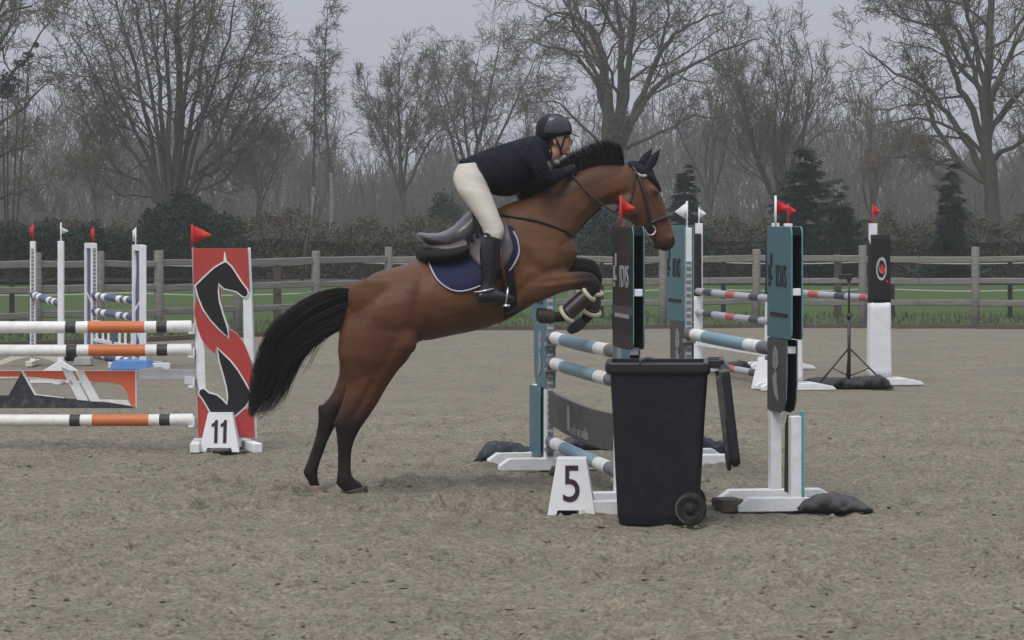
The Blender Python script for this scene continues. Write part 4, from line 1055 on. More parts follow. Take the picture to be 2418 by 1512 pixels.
for s, nm in ((-1, 'near'), (1, 'far')):
    c = BL(.185, s * .235, .095); wr = .094
    mb = MB(); prof = [(wr - .03, -.022), (wr - .006, -.024), (wr, -.016), (wr, .016), (wr - .006, .024), (wr - .03, .022)]
    n = 28; vs, fs = [], []
    for i in range(n):
        a = 2 * math.pi * i / n
        for (rr_, off) in prof: vs.append(c + bu * (rr_ * math.cos(a)) + UP * (rr_ * math.sin(a)) + bv * off)
    q = len(prof)
    for i in range(n):
        for j in range(q - 1): fs.append((i * q + j, i * q + j + 1, ((i + 1) % n) * q + j + 1, ((i + 1) % n) * q + j))
    mb.add(vs, fs); ty = mb.build('wheel', ['rubber'], binr, smooth=True)
    mb = MB(); prof = [(0.0, -.026), (.022, -.026), (.026, -.012), (.05, -.010), (.055, -.018), (wr - .028, -.018), (wr - .028, .018), (0, .018)]
    vs, fs = [], []
    for i in range(n):
        a = 2 * math.pi * i / n
        for (rr_, off) in prof: vs.append(c + bu * (rr_ * math.cos(a)) + UP * (rr_ * math.sin(a)) + bv * (off if s < 0 else -off))
    q = len(prof)
    for i in range(n):
        for j in range(q - 1): fs.append((i * q + j, i * q + j + 1, ((i + 1) % n) * q + j + 1, ((i + 1) % n) * q + j))
    mb.add(vs, fs); mb.build('hub', ['rubber'], ty, smooth=True)
    if s < 0:
        mb = MB(); mb.tube([c + bv * -.0245 + bu * ((wr - .012) * math.cos(a)) + UP * ((wr - .012) * math.sin(a)) for a in np.linspace(1.9, 4.3, 14)], .004, 5); mb.build('sidewall', ['rim_grey'], ty, smooth=True)
mb = MB(); mb.tube([BL(.185, -.2, .095), BL(.185, .2, .095)], .012, 8); mb.build('axle', ['galv_metal'], binr)
# hinge handle and the lid hanging down behind
mb = MB(); mb.tube([BL(.365, -.22, .935), BL(.365, .22, .935)], .016, 10)
for b_ in (-.2, 0, .2): mb.box(BL(.33, b_, .925), .042, .02, .022, bu, bv, UP)
mb.build('hinge_handle', ['bin_rim'], binr, bevel=0.004)
mb = MB(); lt, lb = BL(.365, 0, .925), BL(.435, 0, .335); ax = (lb - lt).normalized(); nx = bv.cross(ax).normalized(); nx = nx if nx.dot(bu) > 0 else -nx
poly = rounded(-.275, 0.0, .275, (lb - lt).length, .06)
mb.prism(poly, lt + nx * 0.04, bv, ax, nx, 0.06); lid = mb.build('lid', ['bin_rim'], binr, bevel=0.012, seg=2)
mb = MB(); pts = [(-.255, .06), (-.255, .54), (-.20, .60), (.20, .60), (.255, .54), (.255, .06)]
mb.tube([lt + bv * x + ax * y - nx * 0.028 for x, y in pts], .015, 6); mb.build('lid_rib', ['bin_inside'], lid, smooth=True)
mb = MB(); mb.prism([(.0, .05), (.0, .30), (-.03, .36), (-.045, .30), (-.045, .08)], lt - bv * 0.27, nx, ax, bv * -1, 0.015); mb.build('lid_lug', ['bin_inside'], lid, bevel=0.003)

# red horse-head standard of jump eleven ------------------------------------
d11 = 21.62; b11 = V(((526 - CX) * d11 / F, d11, 0))
red = thing('jump_standard', 'red cut-out standard with black horse heads and a red flag', 'jump standard', b11)
E, N_ = V((1, 0, 0)), V((0, -1, 0))
def Q(zx, zy, out=0.0):
    x, y = 428.2 + .3831 * zx, 503.8 + .3831 * zy
    p = P(x, y, d11); return p
def plate(poly, off, thick, mt, name, par, rim=None):
    pts = [Q(a, b) for a, b in poly]; mb = MB()
    mb.prism([(p.x, p.z) for p in pts], V((0, d11 - off, 0)), E, UP, N_, thick, 0, 0, 1 if rim else 0)
    return mb.build(name, [mt] + ([rim] if rim else []), par)
def outset(poly, k):
    n = len(poly); out = []; ar = sum(poly[i][0] * poly[(i + 1) % n][1] - poly[(i + 1) % n][0] * poly[i][1] for i in range(n)); sg = 1 if ar > 0 else -1
    for i in range(n):
        a, b, c = poly[i - 1], poly[i], poly[(i + 1) % n]
        d1 = (b[0] - a[0], b[1] - a[1]); d2 = (c[0] - b[0], c[1] - b[1]); l1, l2 = math.hypot(*d1), math.hypot(*d2)
        n1 = (d1[1] / l1 * sg, -d1[0] / l1 * sg); n2 = (d2[1] / l2 * sg, -d2[0] / l2 * sg); m = (n1[0] + n2[0], n1[1] + n2[1]); q = max(m[0] * n1[0] + m[1] * n1[1], 0.55)
        out.append((b[0] + m[0] / q * k, b[1] + m[1] / q * k))
    return out
H1 = [(92, 448), (150, 390), (205, 340), (250, 312), (272, 303), (282, 305), (310, 332), (335, 370), (370, 425), (405, 470), (412, 492), (400, 512), (382, 510), (345, 480), (300, 468), (268, 462), (242, 438), (232, 425), (226, 480), (232, 540), (255, 620), (282, 700), (292, 762), (240, 715), (185, 655), (140, 590), (108, 510)]
H2 = [(228, 835), (262, 872), (300, 908), (345, 965), (385, 1030), (418, 1090), (432, 1120), (398, 1185), (322, 1252), (190, 1236), (165, 1190), (138, 1145), (112, 1108), (118, 1088), (140, 1082), (170, 1108), (220, 1122), (255, 1150), (284, 1182), (292, 1130), (284, 1070), (262, 985), (240, 910)]
plate([(64, 212), (78, 212), (110, 1385), (98, 1385)], 0.0, 0.05, 'silver_pole', 'side_rail', red)
rr_ = plate([(410, 212), (424, 212), (452, 940), (464, 1385), (452, 1385), (436, 960)], 0.0, 0.05, 'white_paint', 'side_rail', red)
plate([(382, 530), (432, 480), (447, 935), (408, 845), (386, 795)], 0.018, 0.02, 'white_paint', 'upright', red)
plate([(84, 600), (100, 690), (132, 775), (144, 850), (150, 1085), (112, 1120), (98, 1000), (88, 800)], 0.018, 0.02, 'white_paint', 'upright', red)
plate([(73, 216), (411, 216), (424, 480), (402, 514), (345, 482), (268, 465), (232, 428), (250, 480), (242, 560), (268, 640), (298, 712), (308, 790), (200, 665), (110, 530), (77, 452)], 0.022, 0.022, 'red_board', 'red_panel', red, 'white_paint')
plate([(86, 560), (100, 530), (140, 600), (190, 668), (245, 728), (305, 790), (303, 715), (345, 742), (385, 795), (410, 850), (440, 940), (440, 1010), (420, 1095), (385, 1025), (340, 955), (300, 895), (215, 820), (212, 868), (165, 828), (125, 772), (96, 690), (82, 620)], 0.024, 0.022, 'red_board', 'red_band', red, 'white_paint')
plate([(100, 1118), (130, 1150), (165, 1200), (185, 1246), (322, 1268), (398, 1205), (446, 1192), (456, 1382), (106, 1382)], 0.022, 0.022, 'red_board', 'red_base', red, 'white_paint')
for hp, nm in ((H1, 'horse_head'), (H2, 'horse_head')):
    w = plate(outset(hp, 9), 0.030, 0.014, 'white_paint', 'white_outline', red)
    plate(hp, 0.034, 0.006, 'black_board', nm, w)
w = plate([(262, 300), (267, 238), (272, 238), (285, 305)], 0.0302, 0.014, 'white_paint', 'ear', red)
for x0, x1, yy in ((452, 476, 1060), (570, 612, 1058)):
    x = ((x0 + x1) / 2 - CX) * d11 / F; mb = MB()
    ax = V((0.06 if x0 < 500 else 0.32, -1, 0)).normalized(); mb.box(V((x, d11, 0.036)), 0.036, 0.26, 0.036, V((-ax.y, ax.x, 0)) * -1, ax, UP)
    mb.build('foot', ['white_paint'], red, bevel=0.006)
for y in (770, 826, 990, 897):
    p = P(457, y, d11); mb = MB(); mb.box(p + V((-0.012, -0.0, -0.05)), 0.022, 0.05, 0.008); mb.box(p + V((0.006, 0, -0.02)), .006, .05, .036); mb.build('pole_cup', ['white_paint'], red)
fb = P(453, 590, d11); fb.y = d11 + 0.02
flag(red, fb, 0.195, V((1, -0.12, 0)), 'red_flag', size=0.155, tall=0.135, stick='red_flag')
# its twin just outside the left edge carries the other ends
def copy_tree(o, parent=None):
    c = o.copy(); col.objects.link(c); c.parent = parent
    for ch in list(o.children): copy_tree(ch, c)
    return c
tw = copy_tree(red); tw.location.x = b11.x - 3.55; tw['label'] = 'red cut-out horse standard outside the left edge'; tw['group'] = 'red standards of jump eleven'; red['group'] = 'red standards of jump eleven'

OB = [(0.34, 0), (0.372, 1), (0.41, 0), (0.59, 2), (0.628, 0), (0.66, 1), (1.0, 0)]
def band11(xs, xe):
    "bands from measured pixel columns, mirrored about the middle of the pole"
    return xs
xr = 455; xl = xr - 3.06 * F / d11
def fr(x): return (xr - x) / (xr - xl)
for y, nm, dx in ((770, 'top', 0), (825, 'middle', 2), (990, 'lowest', 6)):
    z = CAMH - (y - HZ) * d11 / F
    marks = [(395 + dx * .5, 0), (370 + dx * .5, 1), (342 + dx, 0), (208 + dx, 2), (180 + dx, 0), (155 + dx, 1), (-200, 0), (-225, 1), (-260, 0), (-395, 2), (-425, 0), (-450, 1), (-600, 0)]
    bands = [(min(fr(q), 1.0), m) for q, m in marks]
    bands = [b_ for i, b_ in enumerate(bands) if i == 0 or bands[i - 1][0] < 1.0]; bands[-1] = (1.0, bands[-1][1])
    a = P(xr + (0 if y < 900 else 4), y, d11 + 0.0); b = V((a.x - 3.06, d11 + 0.02, a.z + 0.004))
    jump_pole('white, black and orange ' + nm + ' pole of jump eleven', a, b, 0.045, bands, ['white_pole', 'black_stripe', 'orange_pole'], 'poles of jump eleven')
# hanging filler gate: white plank carrying a cut-out orange and black panel
dg_ = 21.75; gate = thing('filler_gate', 'orange, white and black cut-out filler hanging between the poles of jump eleven', 'jump filler', P(150, 900, dg_))
def gp(poly, off, thick, mt, name, par):
    pts = [P(.21655 * a, 692.7 + .21655 * b, dg_) for a, b in poly]; mb = MB()
    mb.prism([(p.x, p.z) for p in pts], V((0, dg_ - off, 0)), E, UP, N_, thick); return mb.build(name, [mt], par, bevel=0.002)
gp([(-2500, 846), (1478, 846), (1700, 806), (1760, 806), (1800, 835), (2105, 842), (2110, 925), (1900, 935), (1480, 935), (-2500, 925)], -0.02, 0.03, 'white_paint', 'plank', gate)
mb = MB(); c_ = P(.21655 * 2065, 692.7 + .21655 * 950, dg_); mb.box(c_, 0.035, 0.03, 0.03); mb.build('hook', ['white_paint'], gate, bevel=0.005)
gp([(-2400, 848), (1476, 846), (1482, 1252), (1442, 1240), (1376, 1062), (1332, 1004), (1212, 972), (1020, 966), (700, 942), (-2400, 925)], 0.012, 0.014, 'orange_board', 'orange_panel', gate)
gp([(1476, 846), (1490, 846), (1492, 1250), (1481, 1252)], 0.0125, 0.015, 'white_paint', 'edge_trim', gate)
gp([(-2400, 926), (270, 905), (700, 942), (700, 962), (270, 930), (-2400, 950)], 0.0122, 0.0145, 'white_paint', 'edge_trim', gate)
gp([(1085, 1158), (1390, 1165), (1440, 1240), (1300, 1222), (1095, 1200)], 0.010, 0.012, 'white_paint', 'edge_trim', gate)
gp([(-2400, 1130), (96, 1112), (240, 862), (378, 1104), (700, 1142), (1180, 1188), (1430, 1228), (1474, 1254), (1100, 1252), (0, 1252), (-2400, 1252)], 0.016, 0.014, 'worn_black', 'black_panel', gate)
gp([(232, 846), (260, 846), (400, 1100), (700, 1136), (700, 1146), (378, 1110), (242, 868)], 0.0165, 0.008, 'white_paint', 'edge_trim', gate)
gp([(665, 800), (795, 850), (968, 1172), (848, 1164)], 0.020, 0.014, 'white_paint', 'slanted_bar', gate)
gp([(818, 850), (918, 850), (1105, 1184), (990, 1178)], 0.020, 0.014, 'white_paint', 'slanted_bar', gate)
gp([(770, 940), (800, 980), (790, 1010), (760, 965)], 0.0225, 0.003, 'grey_print', 'printed_mark', gate)

# striped oxer in the right background: sleeve standards -------------------------
def sleeve_standard(label, base, u, flagc, box_off=-0.09, k=1.0):
    "padded black and white fabric sleeve over a post, on a white foot; u along the poles"
    root = thing('jump_standard', label, 'jump standard', base, 'black and white sleeve standards')
    ex, ey = V((1, 0.18, 0)).normalized(), V((-0.18, 1, 0)).normalized(); k_ = k
    def sl(nm, z0, z1, w0, w1, mt, wr):
        mb = MB(); n = 12; vs, fs = [], []
        poly0 = rounded(-1, -1, 1, 1, 0.35, 4); k = len(poly0)
        for i in range(n + 1):
            t = i / n; z = z0 + (z1 - z0) * t; w = (w0 + (w1 - w0) * t) * k_
            for j, (x, y) in enumerate(poly0):
                q = 1 + wr * math.sin(j * 1.7 + 5 * t) + wr * 0.7 * math.sin(j * 3.1 - 9 * t)
                vs.append(base + ex * (x * w / 2 * q + box_off * 0) + ey * (y * 0.075 * q) + UP * z)
        for i in range(n):
            for j in range(k): fs.append((i * k + j, i * k + (j + 1) % k, (i + 1) * k + (j + 1) % k, (i + 1) * k + j))
        fs.append(tuple(range(k))[::-1]); fs.append(tuple(n * k + j for j in range(k)))
        mb.add(vs, fs); return mb.build(nm, [mt], root, smooth=True)
    sl('white_sleeve', 0.09, 0.878, 0.248, 0.226, 'sleeve_white', 0.012)
    bk = sl('black_sleeve', 0.874, 1.60, 0.228, 0.212, 'sleeve_black', 0.008)
    mb = MB(); mb.box(base + ex * box_off + UP * 0.84, 0.038, 0.038, 0.88, ex, ey, UP); p = mb.build('post', ['white_paint'], root, bevel=0.004)
    for s in (-1, 1):
        mb = MB(); c = [(-0.34, 0.0), (0.46, 0.0), (0.42, 0.04), (0.25, 0.075), (-0.28, 0.075), (-0.34, 0.04)]
        mb.prism(c, base + ey * (s * 0.12 - 0.035), ex, UP, -ey, 0.07); mb.build('foot', ['white_paint'], root, bevel=0.005)
    c = base - ey * 0.0775 + UP * 1.235
    if k < 1:
        if flagc: flag(root, base + ex * box_off + UP * 1.715, 0.19, V((1, -.2, 0)), flagc, size=0.085, tall=0.12, stick=flagc)
        return root
    mb = MB(); n = 28
    for (ra, rb, dx, dz) in ((0.058, 0.045, 0, 0), (0.042, 0.036, 0.010, 0.04)):
        ou = [(ra * math.cos(2 * math.pi * k / n) + dx, ra * 2.1 * math.sin(2 * math.pi * k / n) + dz) for k in range(n)]
        inn = [(rb * math.cos(2 * math.pi * k / n) + dx, rb * 2.1 * math.sin(2 * math.pi * k / n) + dz) for k in range(n)]
        vs = [c + ex * x + UP * y - ey * 0.004 for x, y in ou + inn]; mb.add(vs, [(k, (k + 1) % n, (k + 1) % n + n, k + n) for k in range(n)])
    mb.build('logo_ring', ['pale_print'], bk)
    mb = MB(); mb.prism([(0.0, .05), (.028, .02), (.035, -.03), (.015, -.06), (-.02, -.02), (-.012, .03)], c - ey * 0.005 + ex * .004, ex, UP, -ey, 0.002); mb.prism([(.055, -.11), (.075, -.14), (.068, -.15), (.05, -.13)], c - ey * .005, ex, UP, -ey, .002); mb.build('logo_mark', ['red_flag'], bk)
    if flagc: flag(root, base + ex * box_off + UP * 1.715, 0.21, V((1, -.2, 0)), flagc, size=0.085, tall=0.12, stick=flagc)
    return root
K1, K2 = V((2.145, 33.0, 0)), V((2.88, 29.4, 0))
K3, K4 = V((3.12, 33.6, 0)), V((3.92, 30.3, 0))
k1, k2 = axis(K1, K2), axis(K3, K4)
sleeve_standard('slim black and white standard with a small white flag, half hidden behind a teal standard', K1, k1, 'white_flag', 0.03, 0.42)
sleeve_standard('black and white sleeve standard hidden behind the right teal standard, red flag peeking over', K2, k1, 'red_flag', -0.02)
sleeve_standard('black and white sleeve standard farthest back behind the right teal standard', K3, k2, None, 0.0)
sleeve_standard('black and white sleeve standard with a round logo, standing free at the right', K4, k2, 'red_flag', -0.068)
SB = [(0.10, 0), (0.20, 1), (0.36, 0), (0.46, 2), (0.62, 0), (0.72, 1), (0.86, 0), (0.93, 2), (1, 0)]
SM = ['silver_pole', 'black_stripe', 'red_stripe']
for z, nm in ((0.935, 'upper'), (0.69, 'lower')):
    a, b = span(K1, K2, k1, z, 0.05); jump_pole('grey pole with red and black bands, ' + nm + ' of the two behind the rear teal pole', a, b, 0.040, SB, SM, 'grey striped poles')
a, b = span(K1, K2, k1, 0.115, 0.05); jump_pole('grey pole with a red band lying low behind the bin', a, b, 0.040, SB, SM, 'grey striped poles')
a, b = span(K3, K4, k2, 0.925, 0.05); jump_pole('grey pole with red and black bands ending at the free sleeve standard', a, b, 0.040, SB, SM, 'grey striped poles')
a, b = span(K1, K2, k1, 0.375, 0.05); mb = MB(); mb.box((a + b) / 2, (b - a).length / 2, 0.012, 0.075, k1, V((-k1.y, k1.x, 0)), UP); o = mb.build('jump_plank', ['white_paint'], None, (a + b) / 2, bevel=0.004)
tag(o, 'plain white plank below the grey striped poles', 'jump plank')
# tripod with a small device, and the black covers around its feet
tb = G(2005, 916); tri = thing('camera_tripod', 'thin black tripod stand in front of the free sleeve standard', 'tripod', tb)
hub = tb + UP * 0.42; topz = 1.75 - (658 - HZ) * tb.y / F
mb = MB(); mb.tube([tb + UP * 0.03, tb + UP * 0.75], 0.018, 8); mb.tube([tb + UP * 0.74, tb + UP * topz], 0.012, 8); mb.tube([tb + UP * .72, tb + UP * .78], .024, 8); mb.build('column', ['tripod_metal'], tri, smooth=True)
for e in (V((-.36, -.10, 0)), V((.40, -.16, 0)), V((.02, .42, 0))):
    mb = MB(); mb.tube([hub, tb + e + UP * 0.008], 0.010, 6); mb.tube([tb + UP * .12, (hub + tb + e) / 2], .006, 5); mb.build('leg', ['tripod_metal'], tri, smooth=True)
mb = MB(); mb.box(tb + UP * (topz + .02) + E * -.04, .07, .03, .028, E, V((0, 1, 0)), UP); mb.box(tb + UP * (topz - .02), .02, .02, .02); mb.build('device', ['tripod_metal'], tri, bevel=.006)
sandbag('black cover lying left of the tripod, at the foot of the teal standard', G(1955, 915), 0.62, 0.40, 0.13, 0.06, 'tarp_black', 11)
sandbag('black cover lying right of the tripod, against the white sleeve', G(2048, 917), 0.50, 0.42, 0.155, -0.1, 'tarp_black', 12)

# blue and white jumps in the left background ----------------------------------------
def slim_post(label, base, h, arch, flagc, mt, foot_w):
    root = thing('jump_standard', label, 'jump standard', base, 'slim white posts of the far left jump')
    mb = MB(); mb.box(base + UP * (h / 2 + .02), 0.032, 0.032, h / 2 - .02); p = mb.build('post', [mt], root, bevel=.004)
    mb = MB(); mb.box(base + V((0, -.034, h * .5)), 0.016, 0.002, h * .44); mb.build('hole_track', ['track_steel' if arch else mt], p)
    mb = MB(); n = 14; up_, lo_ = [], []
    for i in range(n + 1):
        t = i / n * 2 - 1; x = t * foot_w; y = (0.115 if arch else .20) * (1 - abs(t) ** (1.5 if arch else 1.0)); up_.append((x, y + .05)); lo_.append((x, max(y - 0.01, 0)) if arch else (x, 0))
    mb.prism(up_ + lo_[::-1], base + V((0, -.045, 0)), E, UP, N_, .05); mb.build('foot', ['cream_plastic' if arch else 'white_paint'], root, bevel=.004)
    mb = MB(); mb.box(base + V((0, 0, .03)), .04, .30, .03); mb.build('foot', ['cream_plastic' if arch else 'white_paint'], root, bevel=.004)
    flag(root, base + UP * h, .20, V((.5, .9, 0)) if flagc == 'white_flag' else V((-.4, .9, 0)), flagc, .09, .15, flagc)
    return root
S1, S2 = G(78, 863), G(144, 905)
slim_post('slim white post with a perforated strip and red flag at the far left', S1, 1.50, True, 'red_flag', 'white_paint', .40)
slim_post('plain white post with a white flag, second from the left edge', S2, 1.53, False, 'white_flag', 'white_paint', .33)
BB = [(0.10, 1), (0.18, 0), (0.24, 1), (0.34, 0), (0.62, 1), (0.72, 0), (0.80, 1), (0.88, 0), (1, 1)]; BM = ['white_pole', 'navy_paint']
us = axis(S1, S2); a, b = span(S1, S2, us, .86, .04); jump_pole('navy and white striped pole between the two slim white posts', a, b, .045, BB, BM, 'navy and white poles')
def blue_wing(label, base, u, flagc):
    v = V((-u.y, u.x, 0)); v = v if v.x < 0 else -v
    root = thing('jump_standard', label, 'jump standard', base, 'blue and white wing standards')
    def L(a, b_, c): return base + u * a + v * b_ + UP * c
    for a, w in ((0, .038), (.42, .042)):
        mb = MB(); mb.box(L(a, 0, .74), w, .035, .72, u, v, UP); mb.build('post', ['white_paint'], root, bevel=.004)
    mb = MB(); mb.box(L(-.0405, 0, .78), .002, .018, .62, u, v, UP); mb.build('hole_track', ['track_steel'], root)
    n = 16; le, ri = [], []
    for i in range(n + 1):
        z = .12 + 1.27 * i / n; s = math.sin(i / n * 9.5); le.append((.06 + .05 * max(s, 0), z)); ri.append((.37, z))
    mb = MB(); mb.prism(le + ri[::-1], L(0, .012, 0), u, UP, v, .02); pn = mb.build('panel', ['navy_paint'], root)
    mb = MB(); mb.prism([(.06, .66), (.36, .80), (.36, .83), (.20, .76), (.06, .72)], L(0, .016, 0), u, UP, v, .003); mb.prism([(.06, .45), (.36, .30), (.36, .36), (.06, .50)], L(0, .016, 0), u, UP, v, .003); mb.build('white_swoosh', ['white_paint'], pn)
    mb = MB(); mb.box(L(.21, 0, 1.43), .17, .030, .035, u, v, UP); mb.build('top_rail', ['white_paint'], root)
    for a in (0, .42):
        mb = MB(); mb.box(L(a, 0, .03), .045, .32, .035, u, v, UP); mb.build('foot', ['white_paint'], root, bevel=.004)
    flag(root, L(.02, 0, 1.46), .21, V((-.25, .97, 0)), flagc, .11, .17, flagc)
W1, W2 = V((-5.35, 36.3, 0)), V((-4.50, 33.9, 0)); uw = axis(W1, W2)
blue_wing('blue and white wing standard with a red flag, left of the pair', W1, -uw, 'red_flag')
blue_wing('blue and white wing standard with a white flag, right of the pair', W2, uw, 'white_flag')
for z, nm in ((.80, 'upper navy and white striped pole between the blue wings'), (.60, 'middle navy and white striped pole between the blue wings'), (.06, 'lowest navy and white striped pole, lying behind the blue tray')):
    a, b = span(W1, W2, uw, z, .04); jump_pole(nm, a, b, .045, BB, BM, 'navy and white poles')
a, b = span(W1, W2, uw, .36, .05); fg = thing('filler_gate', 'white slatted filler with a navy centre between the blue wings', 'jump filler', (a + b) / 2)
vv = V((-uw.y, uw.x, 0))
for t in (.06, .22, .36, .64, .78, .94):
    mb = MB(); mb.box(a.lerp(b, t), .02, .012, .12, uw, vv, UP); mb.build('slat', ['white_paint'], fg)
mb = MB(); mb.box(a.lerp(b, .5), .07, .014, .13, uw, vv, UP); mb.build('centre_panel', ['navy_paint'], fg)
for z in (.10, -.13):
    mb = MB(); mb.box((a + b) / 2 + UP * z, (b - a).length / 2, .013, .022, uw, vv, UP); mb.build('rail', ['white_paint'], fg)
tb2 = G(305, 876); mb = MB(); mb.box(tb2 + V((0, .3, .055)), .235, .30, .055, E, V((0, 1, 0)), UP, taper=(.86, .9)); o = mb.build('water_tray', ['blue_tray'], None, tb2, bevel=.015, seg=2); tag(o, 'bright blue plastic tray under the right blue wing', 'water tray')
sb = G(197, 862); mb = MB(); mb.box(sb + UP * .045, .115, .12, .05, taper=(.8, .8)); o = mb.build('stone_block', ['stone_grey'], None, sb, bevel=.012); tag(o, 'pale grey concrete block beside the plain white post', 'concrete block')
sandbag('small black bag between the plain white post and the blue wings', G(168, 852), .20, .22, .17, .2, 'tarp_black', 15)
# ------------------------------------------------------------------ the horse (measured side on, built round its own mid-plane)
th = math.radians(9.0)
HE = V((math.cos(th), math.sin(th), 0)); HN = V((math.sin(th), -math.cos(th), 0))       # heading; towards its right side
NEARHOOF = G(845, 1172); HQ = NEARHOOF - HN * 0.11
CAMP = V((0, 0, CAMH))
def HP(x, y, w=0.0):
    "point w metres to the right of the horse's mid-plane, at the measured outline position"
    r = V(((x - CX) / F, 1.0, -(y - HZ) / F)); t = (w - (CAMP - HQ).dot(HN)) / r.dot(HN)
    return CAMP + r * t
def hp_inv(p):
    "outline position and side offset of a point"
    w = (p - HQ).dot(HN); d = p - CAMP
    return CX + d.x / d.y * F, HZ - d.z / d.y * F, w

def loft(mb, rings, n=20, sub=4, ex=1.0, m=0):
    "rings: x1, y1, x2, y2 (two outline points), half width, side offset"
    R = catmull(rings, sub); vs, fs = [], []
    for (x1, y1, x2, y2, b, w) in R:
        p1, p2 = HP(x1, y1, w), HP(x2, y2, w); c = (p1 + p2) / 2; a = (p1 - p2) / 2
        for k in range(n):
            t = 2 * math.pi * k / n; cs, sn = math.cos(t), math.sin(t)
            if ex != 1.0: cs, sn = math.copysign(abs(cs) ** ex, cs), math.copysign(abs(sn) ** ex, sn)
            vs.append(c + a * cs + HN * (b * sn))
    k = len(R)
    for i in range(k - 1):
        for j in range(n): fs.append((i * n + j, i * n + (j + 1) % n, (i + 1) * n + (j + 1) % n, (i + 1) * n + j))
    for i, rev in ((0, True), (k - 1, False)):
        c = sum((vs[i * n + j] for j in range(n)), V()) / n; ci = len(vs); vs.append(c)
        for j in range(n):
            q = (i * n + j, i * n + (j + 1) % n, ci); fs.append(q if rev else q[::-1])
    mb.add(vs, fs, m)
def limb(mb, pts, n=14, sub=3, m=0):
    "pts: x, y, radius in grid units, side offset [, width factor]"
    P_ = catmull([tuple(p) + ((1.0,) if len(p) == 4 else ()) for p in pts], sub); rings = []
    for i, p in enumerate(P_):
        a, b = P_[max(i - 1, 0)], P_[min(i + 1, len(P_) - 1)]; dx, dy = b[0] - a[0], b[1] - a[1]; l = math.hypot(dx, dy) or 1
        px, py = -dy / l, dx / l; r = p[2]
        rings.append((p[0] + px * r, p[1] + py * r, p[0] - px * r, p[1] - py * r, r / 371.0 * p[4], p[3]))
    loft(mb, rings, n, 1, m=m)
def blob(mb, x, y, rx, ry, b, w, rot=0.0):
    c, s = math.cos(rot), math.sin(rot); rings = []
    for k in range(9):
        t = math.pi * (k + 0.02) / 8.04 ; u_ = -math.cos(t); q = max(math.sin(t), 0.05)
        cx_, cy_ = x + u_ * rx * c, y + u_ * rx * s
        rings.append((cx_ - s * -ry * q, cy_ - c * ry * q, cx_ + s * -ry * q, cy_ + c * ry * q, b * q, w))
    loft(mb, rings, 14, 1)

hb = MB()
loft(hb, [(826, 692, 800, 795, .09, 0), (848, 670, 828, 840, .20, 0), (888, 644, 882, 850, .265, 0), (940, 629, 948, 832, .28, 0), (985, 616, 1000, 808, .275, 0),
          (1050, 602, 1058, 795, .295, 0), (1105, 578, 1118, 783, .30, 0), (1150, 540, 1178, 765, .285, 0), (1185, 500, 1228, 738, .245, 0), (1235, 480, 1288, 700, .215, 0), (1275, 488, 1335, 655, .20, 0), (1305, 515, 1360, 605, .15, 0)], 28)
loft(hb, [(1150, 520, 1300, 680, .20, 0), (1185, 486, 1345, 622, .19, 0), (1235, 468, 1357, 572, .155, 0), (1300, 438, 1375, 536, .125, 0), (1345, 413, 1399, 510, .108, 0), (1395, 393, 1424, 490, .098, 0),
          (1441, 388, 1447, 484, .09, 0), (1476, 390, 1470, 480, .085, 0), (1500, 392, 1490, 470, .075, 0)], 24)
# head
loft(hb, [(1492, 384, 1462, 440, .060, 0), (1522, 396, 1460, 480, .088, 0), (1545, 425, 1464, 506, .102, 0), (1558, 450, 1482, 521, .096, 0), (1568, 478, 1503, 537, .080, 0), (1576, 505, 1521, 551, .063, 0),
          (1584, 530, 1536, 564, .055, 0), (1591, 550, 1546, 578, .056, 0), (1595, 570, 1558, 590, .056, 0), (1591, 583, 1570, 595, .042, 0)], 22)
for s in (1, -1):
    blob(hb, 1486, 488, 26, 30, .03, s * .075)                  # cheek
    blob(hb, 1545, 448, 14, 7, .02, s * .088, 0.9)              # brow
    blob(hb, 1586, 562, 7, 9, .014, s * .05)                    # nostril wing
blob(hb, 1552, 583, 10, 7, .035, 0)                             # chin
# shoulders, stifles, rump
for s in (1, -1):
    blob(hb, 1255, 615, 80, 55, .06, s * .165, -0.9)
    blob(hb, 1318, 595, 46, 44, .07, s * .09)
    blob(hb, 1190, 695, 50, 50, .05, s * .19)
    blob(hb, 905, 720, 90, 60, .05, s * .185, 0.4)
    blob(hb, 958, 800, 32, 40, .06, s * .20)
# near hind
loft(hb, [(835, 712, 955, 755, .10, .14), (808, 775, 984, 800, .125, .14), (797, 830, 966, 846, .118, .14), (806, 872, 940, 876, .095, .135), (818, 910, 914, 914, .074, .13), (806, 955, 888, 960, .058, .125),
          (792, 996, 858, 1003, .048, .12), (794, 1030, 840, 1034, .041, .115), (797, 1066, 831, 1066, .033, .11), (797, 1105, 829, 1102, .033, .11), (795, 1136, 833, 1126, .040, .11), (804, 1155, 850, 1138, .037, .11), (818, 1164, 860, 1150, .038, .11)], 18, ex=.92)
# far hind
loft(hb, [(835, 735, 930, 795, .10, -.14), (800, 795, 922, 840, .115, -.14), (800, 845, 892, 868, .10, -.14), (800, 885, 862, 900, .07, -.14), (783, 930, 840, 936, .058, -.135), (755, 966, 814, 966, .050, -.13),
          (751, 993, 796, 1000, .044, -.125), (745, 1030, 778, 1034, .035, -.12), (733, 1068, 763, 1073, .032, -.115), (722, 1098, 752, 1106, .035, -.115), (716, 1115, 751, 1128, .039, -.115), (726, 1135, 755, 1144, .034, -.115), (731, 1150, 764, 1154, .036, -.115)], 16, ex=.92)
